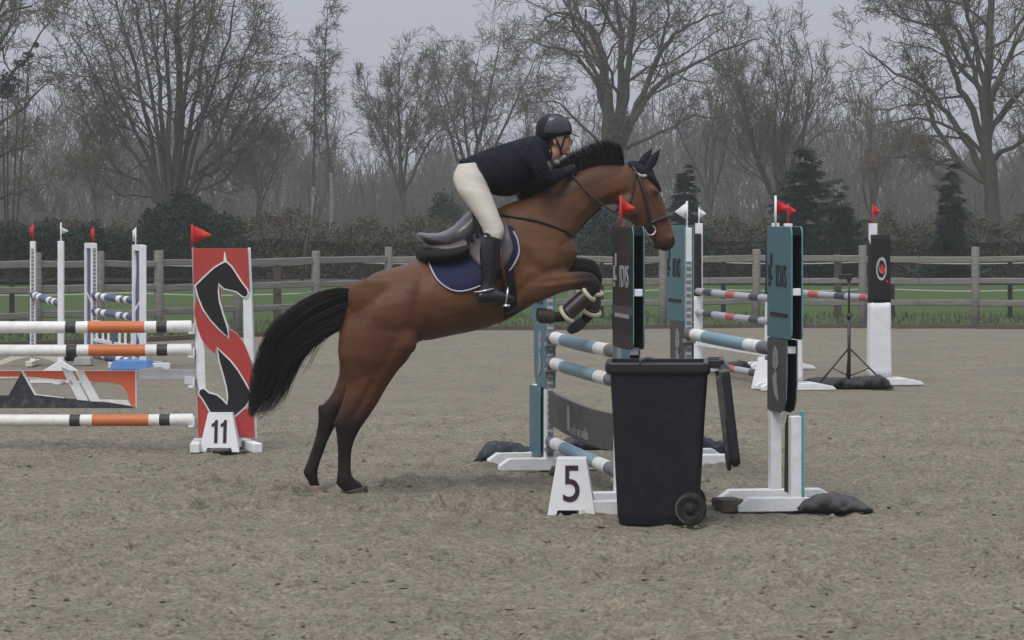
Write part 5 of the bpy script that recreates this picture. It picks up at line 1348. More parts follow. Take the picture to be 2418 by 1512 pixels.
# near fore, folded
loft(hb, [(1215, 600, 1205, 722, .07, .17), (1250, 612, 1238, 722, .085, .16), (1290, 630, 1278, 712, .078, .15), (1332, 640, 1325, 692, .058, .14), (1372, 641, 1372, 684, .046, .135), (1398, 645, 1396, 694, .050, .135), (1412, 660, 1406, 696, .043, .135), (1417, 672, 1412, 690, .03, .135)], 18)
limb(hb, [(1402, 676, 17, .135), (1390, 692, 15, .135), (1368, 712, 12.5, .135), (1348, 730, 12.5, .135), (1332, 744, 15.5, .135, .85), (1316, 750, 12.5, .135), (1302, 749, 13, .135)], 14)
# far fore, folded
loft(hb, [(1285, 575, 1275, 690, .08, -.14), (1320, 598, 1312, 680, .072, -.14), (1356, 606, 1350, 662, .055, -.14), (1390, 610, 1386, 656, .046, -.14), (1408, 618, 1402, 664, .048, -.14), (1416, 632, 1412, 664, .04, -.14), (1419, 645, 1416, 660, .03, -.14)], 16)
limb(hb, [(1410, 648, 15, -.14), (1408, 668, 13.5, -.14), (1404, 695, 12, -.14), (1399, 722, 13, -.14), (1396, 735, 15, -.14, .85), (1383, 752, 12.5, -.14), (1374, 760, 13, -.14)], 14)
# dock
limb(hb, [(848, 690, 16, 0), (826, 690, 15, 0), (805, 690, 12, 0), (780, 700, 9, 0)], 12)
for (x, y, r1, r2, w) in ((797, 1000, 9, 14, .12), (757, 968, 8, 14, -.13), (799, 1140, 6, 10, .11), (721, 1116, 6, 9, -.115)): blob(hb, x, y, r1, r2, .022, w)
hme = remesh(hb, 0.0115, 8, 0.5)
# hollows and muscle edges: grooves (+) and ridges (-) along lines on the flank
LINES = [([(1000, 660), (985, 715), (978, 765), (992, 806)], 16, .014), ([(1012, 655), (1004, 715), (1000, 775)], 22, -.006), ([(1186, 545), (1230, 590), (1268, 628), (1300, 655)], 14, .009),
         ([(1210, 560), (1262, 600), (1302, 640)], 20, -.008), ([(1212, 700), (1245, 672), (1285, 650), (1330, 636)], 12, .011), ([(1285, 668), (1330, 662), (1395, 656)], 6, .007), ([(1290, 686), (1340, 678), (1385, 672)], 6, .007),
         ([(1290, 677), (1340, 670), (1388, 664)], 6, -.005), ([(880, 905), (858, 945), (836, 985)], 8, .009), ([(862, 720), (838, 780), (836, 840), (856, 890)], 12, .010), ([(885, 735), (868, 790), (870, 850)], 22, -.006),
         ([(930, 812), (915, 850), (890, 880)], 12, .008), ([(1462, 462), (1420, 482), (1388, 508), (1362, 546)], 9, .010), ([(1455, 452), (1412, 470), (1375, 498)], 12, -.006), ([(1320, 470), (1300, 520), (1310, 565)], 18, .007),
         ([(1345, 560), (1330, 590), (1338, 630)], 10, .009), ([(1482, 455), (1476, 490), (1490, 515)], 7, .007), ([(1530, 470), (1548, 500), (1562, 530)], 6, .006), ([(1100, 640), (1098, 700), (1110, 760)], 26, .004),
         ([(1060, 650), (1060, 710), (1070, 770)], 26, .004), ([(1140, 700), (1150, 740), (1165, 765)], 14, .006), ([(815, 1045), (812, 1085), (812, 1118)], 5, .006), ([(764, 1010), (752, 1060), (738, 1098)], 5, .006), ([(870, 672), (905, 690), (945, 690)], 18, .006)]
LN = []
for pts_, wd_, dp_ in LINES:
    a_ = np.array(catmull(pts_, 8)); LN.append((a_, wd_, dp_))
hvx = np.array([hp_inv(v.co) for v in hme.vertices]); nrm = np.array([tuple(v.normal) for v in hme.vertices]); dsp = np.zeros(len(hvx))
for a_, wd_, dp_ in LN:
    box = (hvx[:, 0] > a_[:, 0].min() - 3 * wd_) & (hvx[:, 0] < a_[:, 0].max() + 3 * wd_) & (hvx[:, 1] > a_[:, 1].min() - 3 * wd_) & (hvx[:, 1] < a_[:, 1].max() + 3 * wd_)
    ii = np.where(box)[0]; dd = np.min(np.hypot(hvx[ii, 0][:, None] - a_[None, :, 0], hvx[ii, 1][:, None] - a_[None, :, 1]), 1)
    dsp[ii] -= dp_ * np.exp(-(dd / wd_) ** 2)
for i, v in enumerate(hme.vertices):
    if dsp[i]: v.co = v.co + V(nrm[i]) * float(dsp[i])
hme.update()
bvh = BVHTree.FromPolygons([v.co.copy() for v in hme.vertices], [tuple(p.vertices) for p in hme.polygons])

# coat pattern: bay with black points; stored on the skin
cols = np.zeros((len(hme.vertices), 4), np.float32)
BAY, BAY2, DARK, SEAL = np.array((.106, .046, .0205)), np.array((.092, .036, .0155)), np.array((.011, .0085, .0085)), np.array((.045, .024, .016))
TAN = np.array((.138, .068, .030))
def sstep(a, b, x): t = min(max((x - a) / (b - a), 0), 1); return t * t * (3 - 2 * t)
for i, v in enumerate(hme.vertices):
    x, y, w = hp_inv(v.co)
    c = BAY.copy()
    c = c + (TAN - c) * (0.55 * sstep(1180, 1280, x) * sstep(520, 600, y) * (1 - sstep(690, 720, y)))     # tan shoulder
    c = c + (TAN - c) * (0.5 * sstep(985, 1060, x) * (1 - sstep(1200, 1260, x)) * sstep(610, 680, y))        # golden barrel
    c = c + (BAY2 - c) * 0.7 * sstep(640, 720, y) * (1 - sstep(960, 1040, x))                                # redder haunch
    k = 0.0
    if x < 960: k = max(k, sstep(915, 1020, y + (0 if w > 0 else 25) + (x - 830) * -0.10))
    if x > 1270 and y > 595 and not (x > 1430):
        k = max(k, sstep(1325, 1400, x) if w > -0.03 else sstep(1300, 1362, x))
        k = max(k, sstep(700, 722, y) * sstep(1265, 1290, x))
    if x > 1150 and y < 470 and y < 420 + (1441 - x) * 0.42 and x < 1470: k = max(k, 0.4)
    k = max(k, 0.85 * sstep(1525, 1600, x + (y - 540) * 0.9) * sstep(545, 585, y))
    c = c + (DARK - c) * min(k, 1) * 0.96
    # duskier seal-brown coat along the top line
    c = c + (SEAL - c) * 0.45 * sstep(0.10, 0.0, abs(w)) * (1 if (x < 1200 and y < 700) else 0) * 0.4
    cols[i, :3] = c; cols[i, 3] = 1
at = hme.color_attributes.new('coat', 'FLOAT_COLOR', 'POINT'); at.data.foreach_set('color', cols.ravel())
cm = bpy.data.materials.new('horse_coat'); cm.use_nodes = True; n_ = cm.node_tree; b_ = n_.nodes['Principled BSDF']
b_.inputs['Roughness'].default_value = 0.5; b_.inputs['Specular IOR Level'].default_value = 0.2; b_.inputs['Sheen Weight'].default_value = 0.0
an = n_.nodes.new('ShaderNodeAttribute'); an.attribute_name = 'coat'
tcn = n_.nodes.new('ShaderNodeTexCoord'); mpn = n_.nodes.new('ShaderNodeMapping'); mpn.inputs['Scale'].default_value = (1, 1, 2.2); n_.links.new(tcn.outputs['Object'], mpn.inputs[0])
nn1 = n_.nodes.new('ShaderNodeTexNoise'); nn1.inputs['Scale'].default_value = 4.5; nn1.inputs['Detail'].default_value = 5; n_.links.new(mpn.outputs[0], nn1.inputs['Vector'])
mr1 = n_.nodes.new('ShaderNodeMapRange'); mr1.inputs[1].default_value, mr1.inputs[2].default_value, mr1.inputs[3].default_value, mr1.inputs[4].default_value = .3, .7, .78, 1.22; n_.links.new(nn1.outputs['Fac'], mr1.inputs[0])
vs1 = n_.nodes.new('ShaderNodeVectorMath'); vs1.operation = 'SCALE'; n_.links.new(an.outputs['Color'], vs1.inputs[0]); n_.links.new(mr1.outputs[0], vs1.inputs['Scale']); n_.links.new(vs1.outputs[0], b_.inputs['Base Color'])
nn2 = n_.nodes.new('ShaderNodeTexNoise'); nn2.inputs['Scale'].default_value = 9; nn2.inputs['Detail'].default_value = 6; n_.links.new(mpn.outputs[0], nn2.inputs['Vector'])
bp1 = n_.nodes.new('ShaderNodeBump'); bp1.inputs['Strength'].default_value = 0.25; bp1.inputs['Distance'].default_value = 0.02; n_.links.new(nn2.outputs['Fac'], bp1.inputs['Height']); n_.links.new(bp1.outputs[0], b_.inputs['Normal'])
M['horse_coat'] = cm
hbase = V((HQ.x, HQ.y, 0))
horse = thing('horse', 'bay horse with black mane and tail leaping over jump five', 'horse', hbase)
hbody = obj_from_mesh('body', hme, ['horse_coat'], horse, smooth=True)

def hoof(rings, mt):
    mb = MB(); loft(mb, rings, 18, 3); me = remesh(mb, 0.006, 2); return obj_from_mesh('hoof', me, [mt], horse, smooth=True)
hoof([(812, 1160, 866, 1146, .044, .11), (818, 1166, 868, 1152, .050, .11), (826, 1172.5, 869, 1161, .055, .11), (830, 1174, 868, 1172, .055, .11)], 'hoof_dark')
hoof([(730, 1146, 764, 1146, .040, -.115), (729, 1156, 770, 1154, .047, -.115), (728, 1166, 775, 1165, .053, -.115), (730, 1170, 775, 1170, .053, -.115)], 'hoof_pale')
hoof([(1309, 734, 1309, 764, .040, .135), (1296, 730, 1294, 765, .047, .135), (1280, 727, 1277, 764, .052, .135), (1270, 727, 1267, 757, .052, .135)], 'hoof_dark')
hoof([(1385, 768, 1368, 748, .040, -.14), (1375, 778, 1354, 757, .046, -.14), (1362, 786, 1342, 768, .05, -.14), (1348, 790, 1338, 780, .048, -.14)], 'hoof_dark')
for s in (1, -1):
    mb = MB(); blob(mb, 1549, 453, 8.5, 5, .016, s * .081, 0.9); obj_from_mesh('eye', mb.mesh('eye'), ['eye_dark'], horse, smooth=True)
    mb = MB(); blob(mb, 1588, 563, 4.5, 6, .008, s * .051); obj_from_mesh('nostril', mb.mesh('nostril'), ['eye_dark'], horse, smooth=True)

def strands(name, mt, parent, curves, rad, seed):
    mb = MB()
    for pts in curves:
        k = len(pts); mb.tube(pts, [rad * (1 - 0.75 * i / (k - 1)) for i in range(k)], 3, cap=False)
    o = mb.build(name, [mt], parent, smooth=True); o['kind'] = 'stuff'; return o
def sample(poly, t):
    a = np.array(poly, float); s = np.concatenate([[0], np.cumsum(np.hypot(*(a[1:] - a[:-1]).T))]); s /= s[-1]
    return float(np.interp(t, s, a[:, 0])), float(np.interp(t, s, a[:, 1]))
TT = [(836, 684), (800, 678), (754, 690), (698, 723), (645, 770), (624, 810), (604, 873), (590, 935), (590, 975)]
TBm = [(822, 745), (802, 775), (772, 788), (735, 812), (709, 838), (687, 880), (666, 922), (640, 955), (612, 975)]
r7 = random.Random(17); tail_c = []
for k in range(2600):
    f = r7.random() ** 0.85; w0 = r7.gauss(0, .028); w1 = w0 + r7.gauss(0, .05); e = r7.uniform(.42, 1.02) if f > .5 else r7.uniform(.68, 1.04); ph, am = r7.uniform(0, 6.28), r7.uniform(1, 7)
    f1 = f + r7.gauss(0, .10); pts = []
    for i in range(13):
        t = e * i / 12; ff = f + (f1 - f) * i / 12
        q = min(t, 1.0); xt, yt = sample(TT, q); xb, yb = sample(TBm, q); x, y = xt + (xb - xt) * ff, yt + (yb - yt) * ff
        if t > 1: x -= (t - 1) * 60; y += (t - 1) * 260
        x += am * math.sin(ph + t * 7) * t; y += am * .5 * math.cos(ph + t * 6) * t
        if f > .8: y += 60 * (f - .8) * t * r7.uniform(.5, 2)
        pts.append(HP(x, y, w0 + (w1 - w0) * t * t))
    tail_c.append(pts)
for k in range(130):                                  # wisps hanging from the underside
    q0 = r7.uniform(.06, .62); xb, yb = sample(TBm, q0); L_ = r7.uniform(50, 150); pts = []; w = r7.gauss(0, .05); cv = r7.uniform(.2, 1.0)
    for i in range(8):
        t = i / 7; pts.append(HP(xb - L_ * .62 * t - 6 + 4 * math.sin(5 * t + k), yb - 10 + L_ * (.55 * t + .45 * cv * t * t), w))
    tail_c.append(pts)
tl = strands('tail', 'horse_hair', horse, tail_c, 0.0021, 1)
mb = MB(); rg = []
for i in range(12):
    q = .02 + .66 * i / 11; a, b = sample(TT, q), sample(TBm, q); k = .10 + .10 * i / 11
    rg.append((a[0] + (b[0] - a[0]) * k, a[1] + (b[1] - a[1]) * k, b[0] + (a[0] - b[0]) * (k + .10 + .40 * i / 11), b[1] + (a[1] - b[1]) * (k + .10 + .40 * i / 11), .05 - .03 * i / 11, 0))
loft(mb, rg, 14, 2); mb.build('tail_core', ['horse_hair'], tl, smooth=True)
# mane thrown up by the leap
CR = [(1225, 478), (1300, 442), (1345, 416), (1395, 396), (1441, 391), (1474, 391)]
MT = [(1215, 462), (1285, 410), (1338, 368), (1398, 339), (1432, 330), (1462, 338)]
mane_c = []
for k in range(2600):
    t = r7.random() ** .75; x0, y0 = sample(CR, t); x1, y1 = sample(MT, min(max(t + r7.gauss(0, .03), 0), 1)); ln = r7.uniform(.82, 1.02) + (.14 if r7.random() < .05 else 0); w0, w1 = r7.gauss(0, .014), r7.gauss(0, .035)
    bend = r7.uniform(-12, 4); pts = []
    for i in range(7):
        s = i / 6 * ln; pts.append(HP(x0 + (x1 - x0) * s + bend * s * s + 10 * math.sin(s * 3) * .4, y0 + 5 + (y1 - y0 - 5) * s, w0 + (w1 - w0) * s))
    mane_c.append(pts)
mn = strands('mane', 'horse_hair', horse, mane_c, 0.0020, 2)
mb = MB(); rg = []
for i in range(11):
    t = .04 + .94 * i / 10; a, b = sample(CR, t), sample(MT, t); rg.append((a[0], a[1] + 8, a[0] + (b[0] - a[0]) * .90, a[1] + (b[1] - a[1]) * .90, .026, 0))
loft(mb, rg, 12, 2); mb.build('mane_core', ['horse_hair'], mn, smooth=True)
strands('forelock', 'horse_hair', horse, [[HP(1500 + 20 * r7.random(), 382, r7.gauss(0, .02)), HP(1528 + 14 * r7.random(), 402, r7.gauss(0, .025)), HP(1548 + 10 * r7.random(), 432 + 14 * r7.random(), r7.gauss(0, .03))] for k in range(70)], .004, 3)

# ------------------------------------------------------------------ things fitted to the horse: projected on to its skin
def on_skin(x, y, side=1, lift=0.006):
    t = HP(x, y, 0.0); hit = bvh.ray_cast(CAMP, (t - CAMP).normalized())
    if hit[0] is None: return None
    p = hit[0] + hit[1] * (lift * 0.6) + HN * (lift * 0.4)
    if side < 0: p = p - HN * (2 * (p - HQ).dot(HN))           # the far side mirrors the near one
    return p, hit[1]
def skin_patch(mb, cols_, nv, lift, side=1, m=0, thick=0.008):
    "cols_: (x_top, y_top, x_bottom, y_bottom) columns; a sheet laid on the flank"
    C_ = catmull(cols_, 4); g = []; last = None
    for c in C_:
        colp = []
        for j in range(nv + 1):
            t = j / nv; x, y = c[0] + (c[2] - c[0]) * t, c[1] + (c[3] - c[1]) * t; h = on_skin(x, y, side, lift)
            p = h[0] if h else HP(x, y, side * 0.10); colp.append(p)
        g.append(colp)
    k = nv + 1; vs = [p for c in g for p in c]; vs2 = [p + HN * (side * thick) for p in vs]; n = len(vs); fs = []
    for i in range(len(g) - 1):
        for j in range(nv):
            q = (i * k + j, (i + 1) * k + j, (i + 1) * k + j + 1, i * k + j + 1); fs.append(tuple(a + n for a in q)); fs.append(q[::-1])
    edge = [i * k for i in range(len(g))] + [(len(g) - 1) * k + j for j in range(1, k)] + [i * k + nv for i in range(len(g) - 2, -1, -1)] + [j for j in range(nv - 1, 0, -1)]
    for a, b in zip(edge, edge[1:] + edge[:1]): fs.append((a, b, b + n, a + n))
    mb.add(vs + vs2, fs, m)
def skin_strap(pts, r, lift=0.008, side=1, sub=5, flat=None):
    "a strap path along the skin; where it leaves the outline it bridges in the air"
    out = []
    for p in catmull(pts, sub):
        h = on_skin(p[0], p[1], side, lift)
        out.append(h[0] if h else HP(p[0], p[1], 0.02 * side))
    return out

pad = thing('saddle_pad', 'quilted navy saddle pad with a pale trim under the saddle', 'saddle pad', hbase)
PADC = [(1006, 600, 1011, 622), (1016, 596, 1021, 645), (1036, 592, 1040, 672), (1066, 586, 1070, 689), (1096, 575, 1100, 690), (1128, 556, 1132, 678), (1162, 540, 1166, 664), (1190, 532, 1198, 646), (1208, 535, 1216, 624), (1217, 548, 1225, 600)]
for s in (1, -1):
    mb = MB(); skin_patch(mb, PADC, 10, .006, s); mb.build('panel', ['pad_navy'], pad, smooth=True)
    tr = [(1012, 618), (1020, 641), (1038, 668), (1068, 686), (1100, 687), (1134, 675)]
    q = skin_strap(tr, 0, .016, s); mb = MB(); mb.tube(q, .006, 6); mb.build('trim', ['pad_trim'], pad, smooth=True)
    q = skin_strap([(1212, 548), (1222, 570), (1224, 596), (1215, 620), (1200, 640)], 0, .016, s); mb = MB(); mb.tube(q, .006, 6); mb.build('trim', ['pad_trim'], pad, smooth=True)
sad = thing('saddle', 'dark leather jumping saddle with a grey sheen on its seat', 'saddle', hbase)
mb = MB(); loft(mb, [(984, 553, 988, 566, .10, 0), (992, 549, 998, 572, .17, 0), (1015, 551, 1020, 582, .185, 0), (1045, 548, 1048, 590, .165, 0), (1072, 533, 1078, 592, .135, 0), (1094, 512, 1104, 586, .125, 0), (1112, 497, 1122, 560, .12, 0), (1122, 497, 1132, 545, .09, 0)], 22, 4, .85)
obj_from_mesh('seat', remesh(mb, .010, 4), ['saddle_leather'], sad, smooth=True)
mb = MB(); loft(mb, [(1002, 572, 1006, 592, .13, 0), (1030, 574, 1034, 600, .20, 0), (1060, 572, 1066, 600, .22, 0), (1092, 560, 1098, 596, .22, 0)], 20, 3, .85); obj_from_mesh('panel', remesh(mb, .010, 3), ['flap_leather'], sad, smooth=True)
mb = MB(); loft(mb, [(984, 596, 987, 614, .10, 0), (995, 586, 1000, 622, .215, 0), (1030, 584, 1035, 622, .265, 0), (1065, 580, 1072, 614, .29, 0), (1092, 572, 1098, 600, .29, 0)], 20, 3, .9); obj_from_mesh('fleece_half_pad', remesh(mb, .010, 3), ['fleece_black'], sad, smooth=True)
for s in (1, -1):
    mb = MB(); skin_patch(mb, [(1076, 545, 1082, 576), (1092, 535, 1100, 596), (1110, 525, 1120, 618), (1132, 520, 1142, 636), (1160, 515, 1172, 640), (1182, 515, 1196, 622), (1196, 522, 1210, 590)], 8, .020, s, thick=.012); mb.build('flap', ['flap_leather'], sad, smooth=True)
    mb = MB(); skin_patch(mb, [(1180, 620, 1190, 752), (1196, 620, 1207, 744), (1210, 615, 1222, 734)], 8, .006, s, thick=.014); mb.build('girth', ['fleece_black'], sad, smooth=True)
    mb = MB(); st0, st1 = HP(1176, 560, s * .325), HP(1194, 678, s * .335); mb.tube([st0, st0.lerp(st1, .5) + HN * s * .01, st1], .011, 5); mb.build('stirrup_leather', ['strap_brown'], sad, smooth=True)
    mb = MB(); c0 = HP(1194, 678, s * .335); pts = []
    for a in np.linspace(0, 2 * math.pi, 21): pts.append(c0 + HN * s * (.055 * math.sin(a)) + V((0, 0, -.06)) + UP * (.062 * math.cos(a)) + HE * (.01 * math.cos(a)))
    mb.tube(pts, .007, 6); mb.box(c0 + UP * -.118, .02, .055, .008, HE, HN, UP); mb.build('stirrup_iron', ['metal'], sad, smooth=True)
br = thing('bridle', 'dark leather bridle with a pale browband and silver bit', 'bridle', hbase)
def strap(name, pts, r, mt, par, lift=.008, both=True):
    for s in ((1, -1) if both else (1,)):
        q = skin_strap(pts, 0, lift, s)
        if len(q) > 2: mb = MB(); mb.tube(q, r, 6); mb.build(name, [mt], par, smooth=True)
strap('cheekpiece', [(1497, 400), (1510, 425), (1520, 455), (1528, 490), (1534, 520), (1537, 540)], .013, 'strap_leather', br)
strap('noseband', [(1583, 510), (1565, 515), (1548, 521), (1534, 530), (1522, 546)], .014, 'strap_leather', br)
strap('browband', [(1502, 410), (1516, 417), (1530, 413), (1541, 409)], .012, 'browband', br)
strap('throatlatch', [(1498, 405), (1497, 430), (1492, 460), (1480, 488), (1466, 500)], .008, 'strap_leather', br)
strap('headpiece', [(1497, 402), (1494, 392), (1493, 384)], .011, 'strap_leather', br)
for s in (1, -1):
    c0 = on_skin(1536, 543, s, .012); c0 = c0[0] if c0 else HP(1536, 543, s * .06)
    mb = MB(); mb.tube([c0 + HE * (.032 * math.cos(a)) + UP * (.032 * math.sin(a)) for a in np.linspace(0, 2 * math.pi, 19)], .006, 6); mb.build('bit_ring', ['metal'], br, smooth=True)
    hand = HP(1346, 408, s * .075); rein = [c0, HP(1490, 522, s * .12), HP(1441, 496, s * .125), HP(1395, 462, s * .125), hand]
    mb = MB(); mb.tube([V(p) for p in catmull([tuple(p) for p in rein], 4)], .0065, 5); mb.build('rein', ['strap_leather'], br, smooth=True)
bp_ = thing('breastplate', 'thin dark breastplate strap across the shoulder of the horse', 'breastplate', hbase)
strap('shoulder_strap', [(1172, 505), (1192, 509), (1225, 514), (1262, 521), (1300, 533), (1332, 545), (1352, 556)], .010, 'strap_leather', bp_)
strap('martingale_strap', [(1352, 556), (1366, 545), (1390, 518), (1420, 492)], .006, 'strap_leather', bp_)
bn = thing('ear_bonnet', 'navy cloth ear bonnet on the head of the horse', 'ear bonnet', hbase)
mb = MB(); loft(mb, [(1484, 381, 1482, 400, .050, 0), (1500, 379, 1494, 412, .070, 0), (1521, 390, 1510, 424, .082, 0), (1540, 410, 1528, 432, .082, 0), (1554, 433, 1546, 445, .065, 0), (1562, 452, 1557, 458, .03, 0)], 20, 3); obj_from_mesh('cap', remesh(mb, .008, 3), ['bonnet_navy'], bn, smooth=True)
for s, ba, ti in ((1, (1528, 400), (1559, 352)), (-1, (1512, 394), (1541, 350))):
    mb = MB(); R_ = []
    for i in range(7):
        t = i / 6; x, y = ba[0] + (ti[0] - ba[0]) * t, ba[1] + (ti[1] - ba[1]) * t; wd = (10.5 * (math.sin(math.pi * (t * .72 + .22))) ** .9) * (1 - t ** 4) + .8
        dx, dy = ti[0] - ba[0], ti[1] - ba[1]; l = math.hypot(dx, dy); R_.append((x - dy / l * wd, y + dx / l * wd, x + dy / l * wd, y - dx / l * wd, .022 * (1 - t) + .006, s * (.048 + .01 * t)))
    loft(mb, R_, 12, 2); mb.build('ear_cover', ['bonnet_navy'], bn, smooth=True)
# tendon boots on the forelegs
def tendon_boot(label, ax, w, r0, r1, u0, u1):
    root = thing('tendon_boot', label, 'tendon boot', hbase, 'tendon boots on the front legs')
    mb = MB(); pts = [(ax[0][0] + (ax[1][0] - ax[0][0]) * t, ax[0][1] + (ax[1][1] - ax[0][1]) * t, r0 + (r1 - r0) * t + 1.5 * math.sin(math.pi * t), w) for t in np.linspace(u0, u1, 6)]
    limb(mb, pts, 16, 2); mb.build('shell', ['boot_shell'], root, smooth=True)
    A_, B_ = HP(*ax[0], w), HP(*ax[1], w); dr = (B_ - A_).normalized(); sx = dr.cross(HN).normalized()
    for c, rad, tl_ in ((A_, r0 / 372 * 1.06, .35), (B_, r1 / 372 * 1.08, .45)):
        mb = MB(); pts = [c + (sx * math.cos(a) + HN * math.sin(a)) * rad + dr * (tl_ * rad * (math.sin(a))) for a in np.linspace(0, 2 * math.pi, 25)]
        mb.tube(pts, .0145, 8); mb.build('fleece_edge', ['fleece_cream'], root, smooth=True)
    return root
tendon_boot('dark tendon boot with cream fleece edges on the nearer front leg', ((1390, 694), (1338, 742)), .135, 17, 19, .0, 1.0)
tendon_boot('dark tendon boot with cream fleece edge on the farther front leg', ((1405, 690), (1397, 736)), -.14, 16, 18, .0, 1.0)

# ------------------------------------------------------------------ the rider
rid = thing('person', 'rider crouched forward in a dark jacket, pale breeches and black helmet', 'person', hbase)
pb = MB()                        # one continuous figure under the clothes
loft(pb, [(1098, 384, 1146, 440, .14, 0), (1135, 366, 1178, 446, .155, 0), (1170, 352, 1208, 444, .155, 0), (1207, 342, 1236, 432, .165, 0), (1240, 335, 1268, 408, .175, 0), (1265, 332, 1290, 374, .13, 0), (1284, 340, 1304, 372, .07, 0)], 20)
loft(pb, [(1276, 352, 1304, 384, .058, 0), (1287, 345, 1318, 376, .056, 0), (1290, 338, 1330, 366, .056, 0), (1285, 328, 1340, 356, .064, 0), (1277, 314, 1345, 338, .071, 0), (1272, 300, 1345, 318, .075, 0), (1273, 285, 1338, 298, .072, 0), (1286, 275, 1322, 281, .045, 0)], 20)
blob(pb, 1348, 335, 6, 8, .012, 0); blob(pb, 1337, 361, 8, 6, .026, 0); blob(pb, 1344, 349, 4, 5, .022, 0)
for s in (1, -1):
    blob(pb, 1311, 335, 5, 9, .010, s * .072)
    limb(pb, [(1252, 356, 16, s * .15), (1266, 382, 17, s * .22), (1283, 410, 15, s * .235), (1306, 412, 13, s * .18), (1330, 407, 10, s * .11), (1338, 405, 9, s * .085)], 12)
    limb(pb, [(1334, 405, 9, s * .095, 1.0), (1345, 402, 11, s * .075, .8), (1352, 401, 9, s * .065, .8)], 10)
    for f in range(4):
        y0 = 396 + f * 4.6; limb(pb, [(1350, y0, 3.2, s * .07), (1358 - f * .6, y0 + 1, 3.0, s * .06), (1361 - f, y0 + 4, 2.8, s * .045), (1356 - f, y0 + 6, 2.6, s * .035), (1350, y0 + 5, 2.4, s * .04)], 8, 2)
    limb(pb, [(1342, 396, 3.6, s * .06), (1351, 390, 3.2, s * .045), (1358, 391, 2.8, s * .04)], 8, 2)
    loft(pb, [(1084, 400, 1126, 392, .10, s * .08), (1078, 424, 1144, 432, .11, s * .11), (1086, 450, 1154, 458, .10, s * .17), (1106, 484, 1165, 486, .085, s * .215), (1124, 510, 1173, 510, .072, s * .255), (1140, 540, 1182, 537, .064, s * .285), (1146, 565, 1180, 566, .056, s * .305), (1138, 600, 1176, 600, .05, s * .315), (1140, 640, 1172, 640, .043, s * .32), (1140, 672, 1168, 672, .036, s * .325), (1136, 694, 1172, 690, .034, s * .325)], 16)
    limb(pb, [(1140, 698, 12, s * .325), (1165, 700, 12, s * .33), (1190, 704, 9, s * .335), (1206, 706, 6, s * .335)], 10)
pm = remesh(pb, .0072, 3)
mbody = obj_from_mesh('body', pm, ['skin'], rid, smooth=True)
jb = MB()
loft(jb, [(1083, 379, 1140, 446, .165, 0), (1096, 374, 1158, 458, .185, 0), (1132, 359, 1184, 464, .185, 0), (1170, 345, 1212, 462, .185, 0), (1207, 334, 1240, 446, .195, 0), (1240, 325, 1272, 418, .205, 0), (1264, 321, 1290, 386, .165, 0), (1282, 327, 1299, 366, .085, 0)], 24)
for s in (1, -1):
    limb(jb, [(1240, 350, 27, s * .15), (1256, 362, 27, s * .20), (1270, 388, 23, s * .245), (1284, 412, 20, s * .255), (1306, 416, 18, s * .20), (1326, 410, 14, s * .13), (1333, 408, 13, s * .11)], 14)
def grooves(me, lines):
    "press cloth folds into a garment along lines"
    X_ = np.array([hp_inv(v.co) for v in me.vertices]); N0 = np.array([tuple(v.normal) for v in me.vertices]); ds = np.zeros(len(X_))
    for pts_, wd_, dp_ in lines:
        a_ = np.array(catmull(pts_, 8)); dd = np.min(np.hypot(X_[:, 0][:, None] - a_[None, :, 0], X_[:, 1][:, None] - a_[None, :, 1]), 1); ds -= dp_ * np.exp(-(dd / wd_) ** 2)
    for i, v in enumerate(me.vertices): v.co = v.co + V(N0[i]) * float(ds[i])
    me.update(); return me
jm = grooves(remesh(jb, .0085, 3), [([(1232, 352), (1246, 385), (1262, 418)], 4, .006), ([(1100, 384), (1160, 358), (1240, 336)], 2.5, .005), ([(1180, 352), (1186, 400), (1196, 455)], 3, .006), ([(1276, 398), (1290, 404), (1300, 400)], 3, .010), ([(1270, 408), (1284, 416), (1300, 412)], 3, .009),
    ([(1120, 375), (1150, 410), (1170, 450)], 5, .008), ([(1135, 370), (1165, 405), (1185, 445)], 5, -.006), ([(1200, 345), (1225, 390), (1236, 436)], 6, .008), ([(1150, 365), (1200, 395), (1225, 425)], 5, -.006), ([(1250, 345), (1268, 375), (1275, 400)], 4, -.006), ([(1300, 404), (1312, 412), (1318, 420)], 3, .007)]); jk = obj_from_mesh('jacket', jm, ['jacket_cloth'], rid, smooth=True)
mb = MB(); limb(mb, [(1284, 336, 3, .085), (1296, 350, 5, .075), (1300, 366, 5, .05), (1296, 380, 3, .05)], 8); mb.build('collar', ['jacket_cloth'], jk, smooth=True)
mb = MB(); blob(mb, 1101, 372, 3, 3, .006, .10); blob(mb, 1298, 357, 2.5, 2.5, .006, .085); mb.build('button', ['galv_metal'], jk, smooth=True)
bb_ = MB()
loft(bb_, [(1084, 392, 1130, 392, .12, 0), (1074, 414, 1140, 424, .165, 0), (1084, 440, 1150, 446, .17, 0)], 20)
for s in (1, -1):
    loft(bb_, [(1082, 388, 1124, 384, .10, s * .08), (1072, 410, 1142, 412, .125, s * .10), (1071, 428, 1152, 438, .13, s * .125), (1080, 452, 1161, 460, .118, s * .175), (1102, 484, 1171, 486, .100, s * .22), (1121, 510, 1179, 508, .086, s * .26), (1137, 538, 1189, 534, .076, s * .29), (1144, 556, 1190, 550, .070, s * .305), (1150, 572, 1182, 572, .06, s * .31)], 18)
bm_ = grooves(remesh(bb_, .0085, 3), [([(1098, 420), (1130, 432), (1156, 440)], 4, 0.0022), ([(1092, 440), (1125, 446), (1158, 452)], 4, 0.0018), ([(1090, 402), (1115, 412), (1140, 414)], 4, -0.0013), ([(1110, 470), (1140, 520), (1165, 562)], 3, 0.0013), ([(1140, 540), (1165, 545), (1186, 540)], 3, 0.0015), ([(1130, 522), (1155, 530), (1180, 522)], 3, 0.0013)])
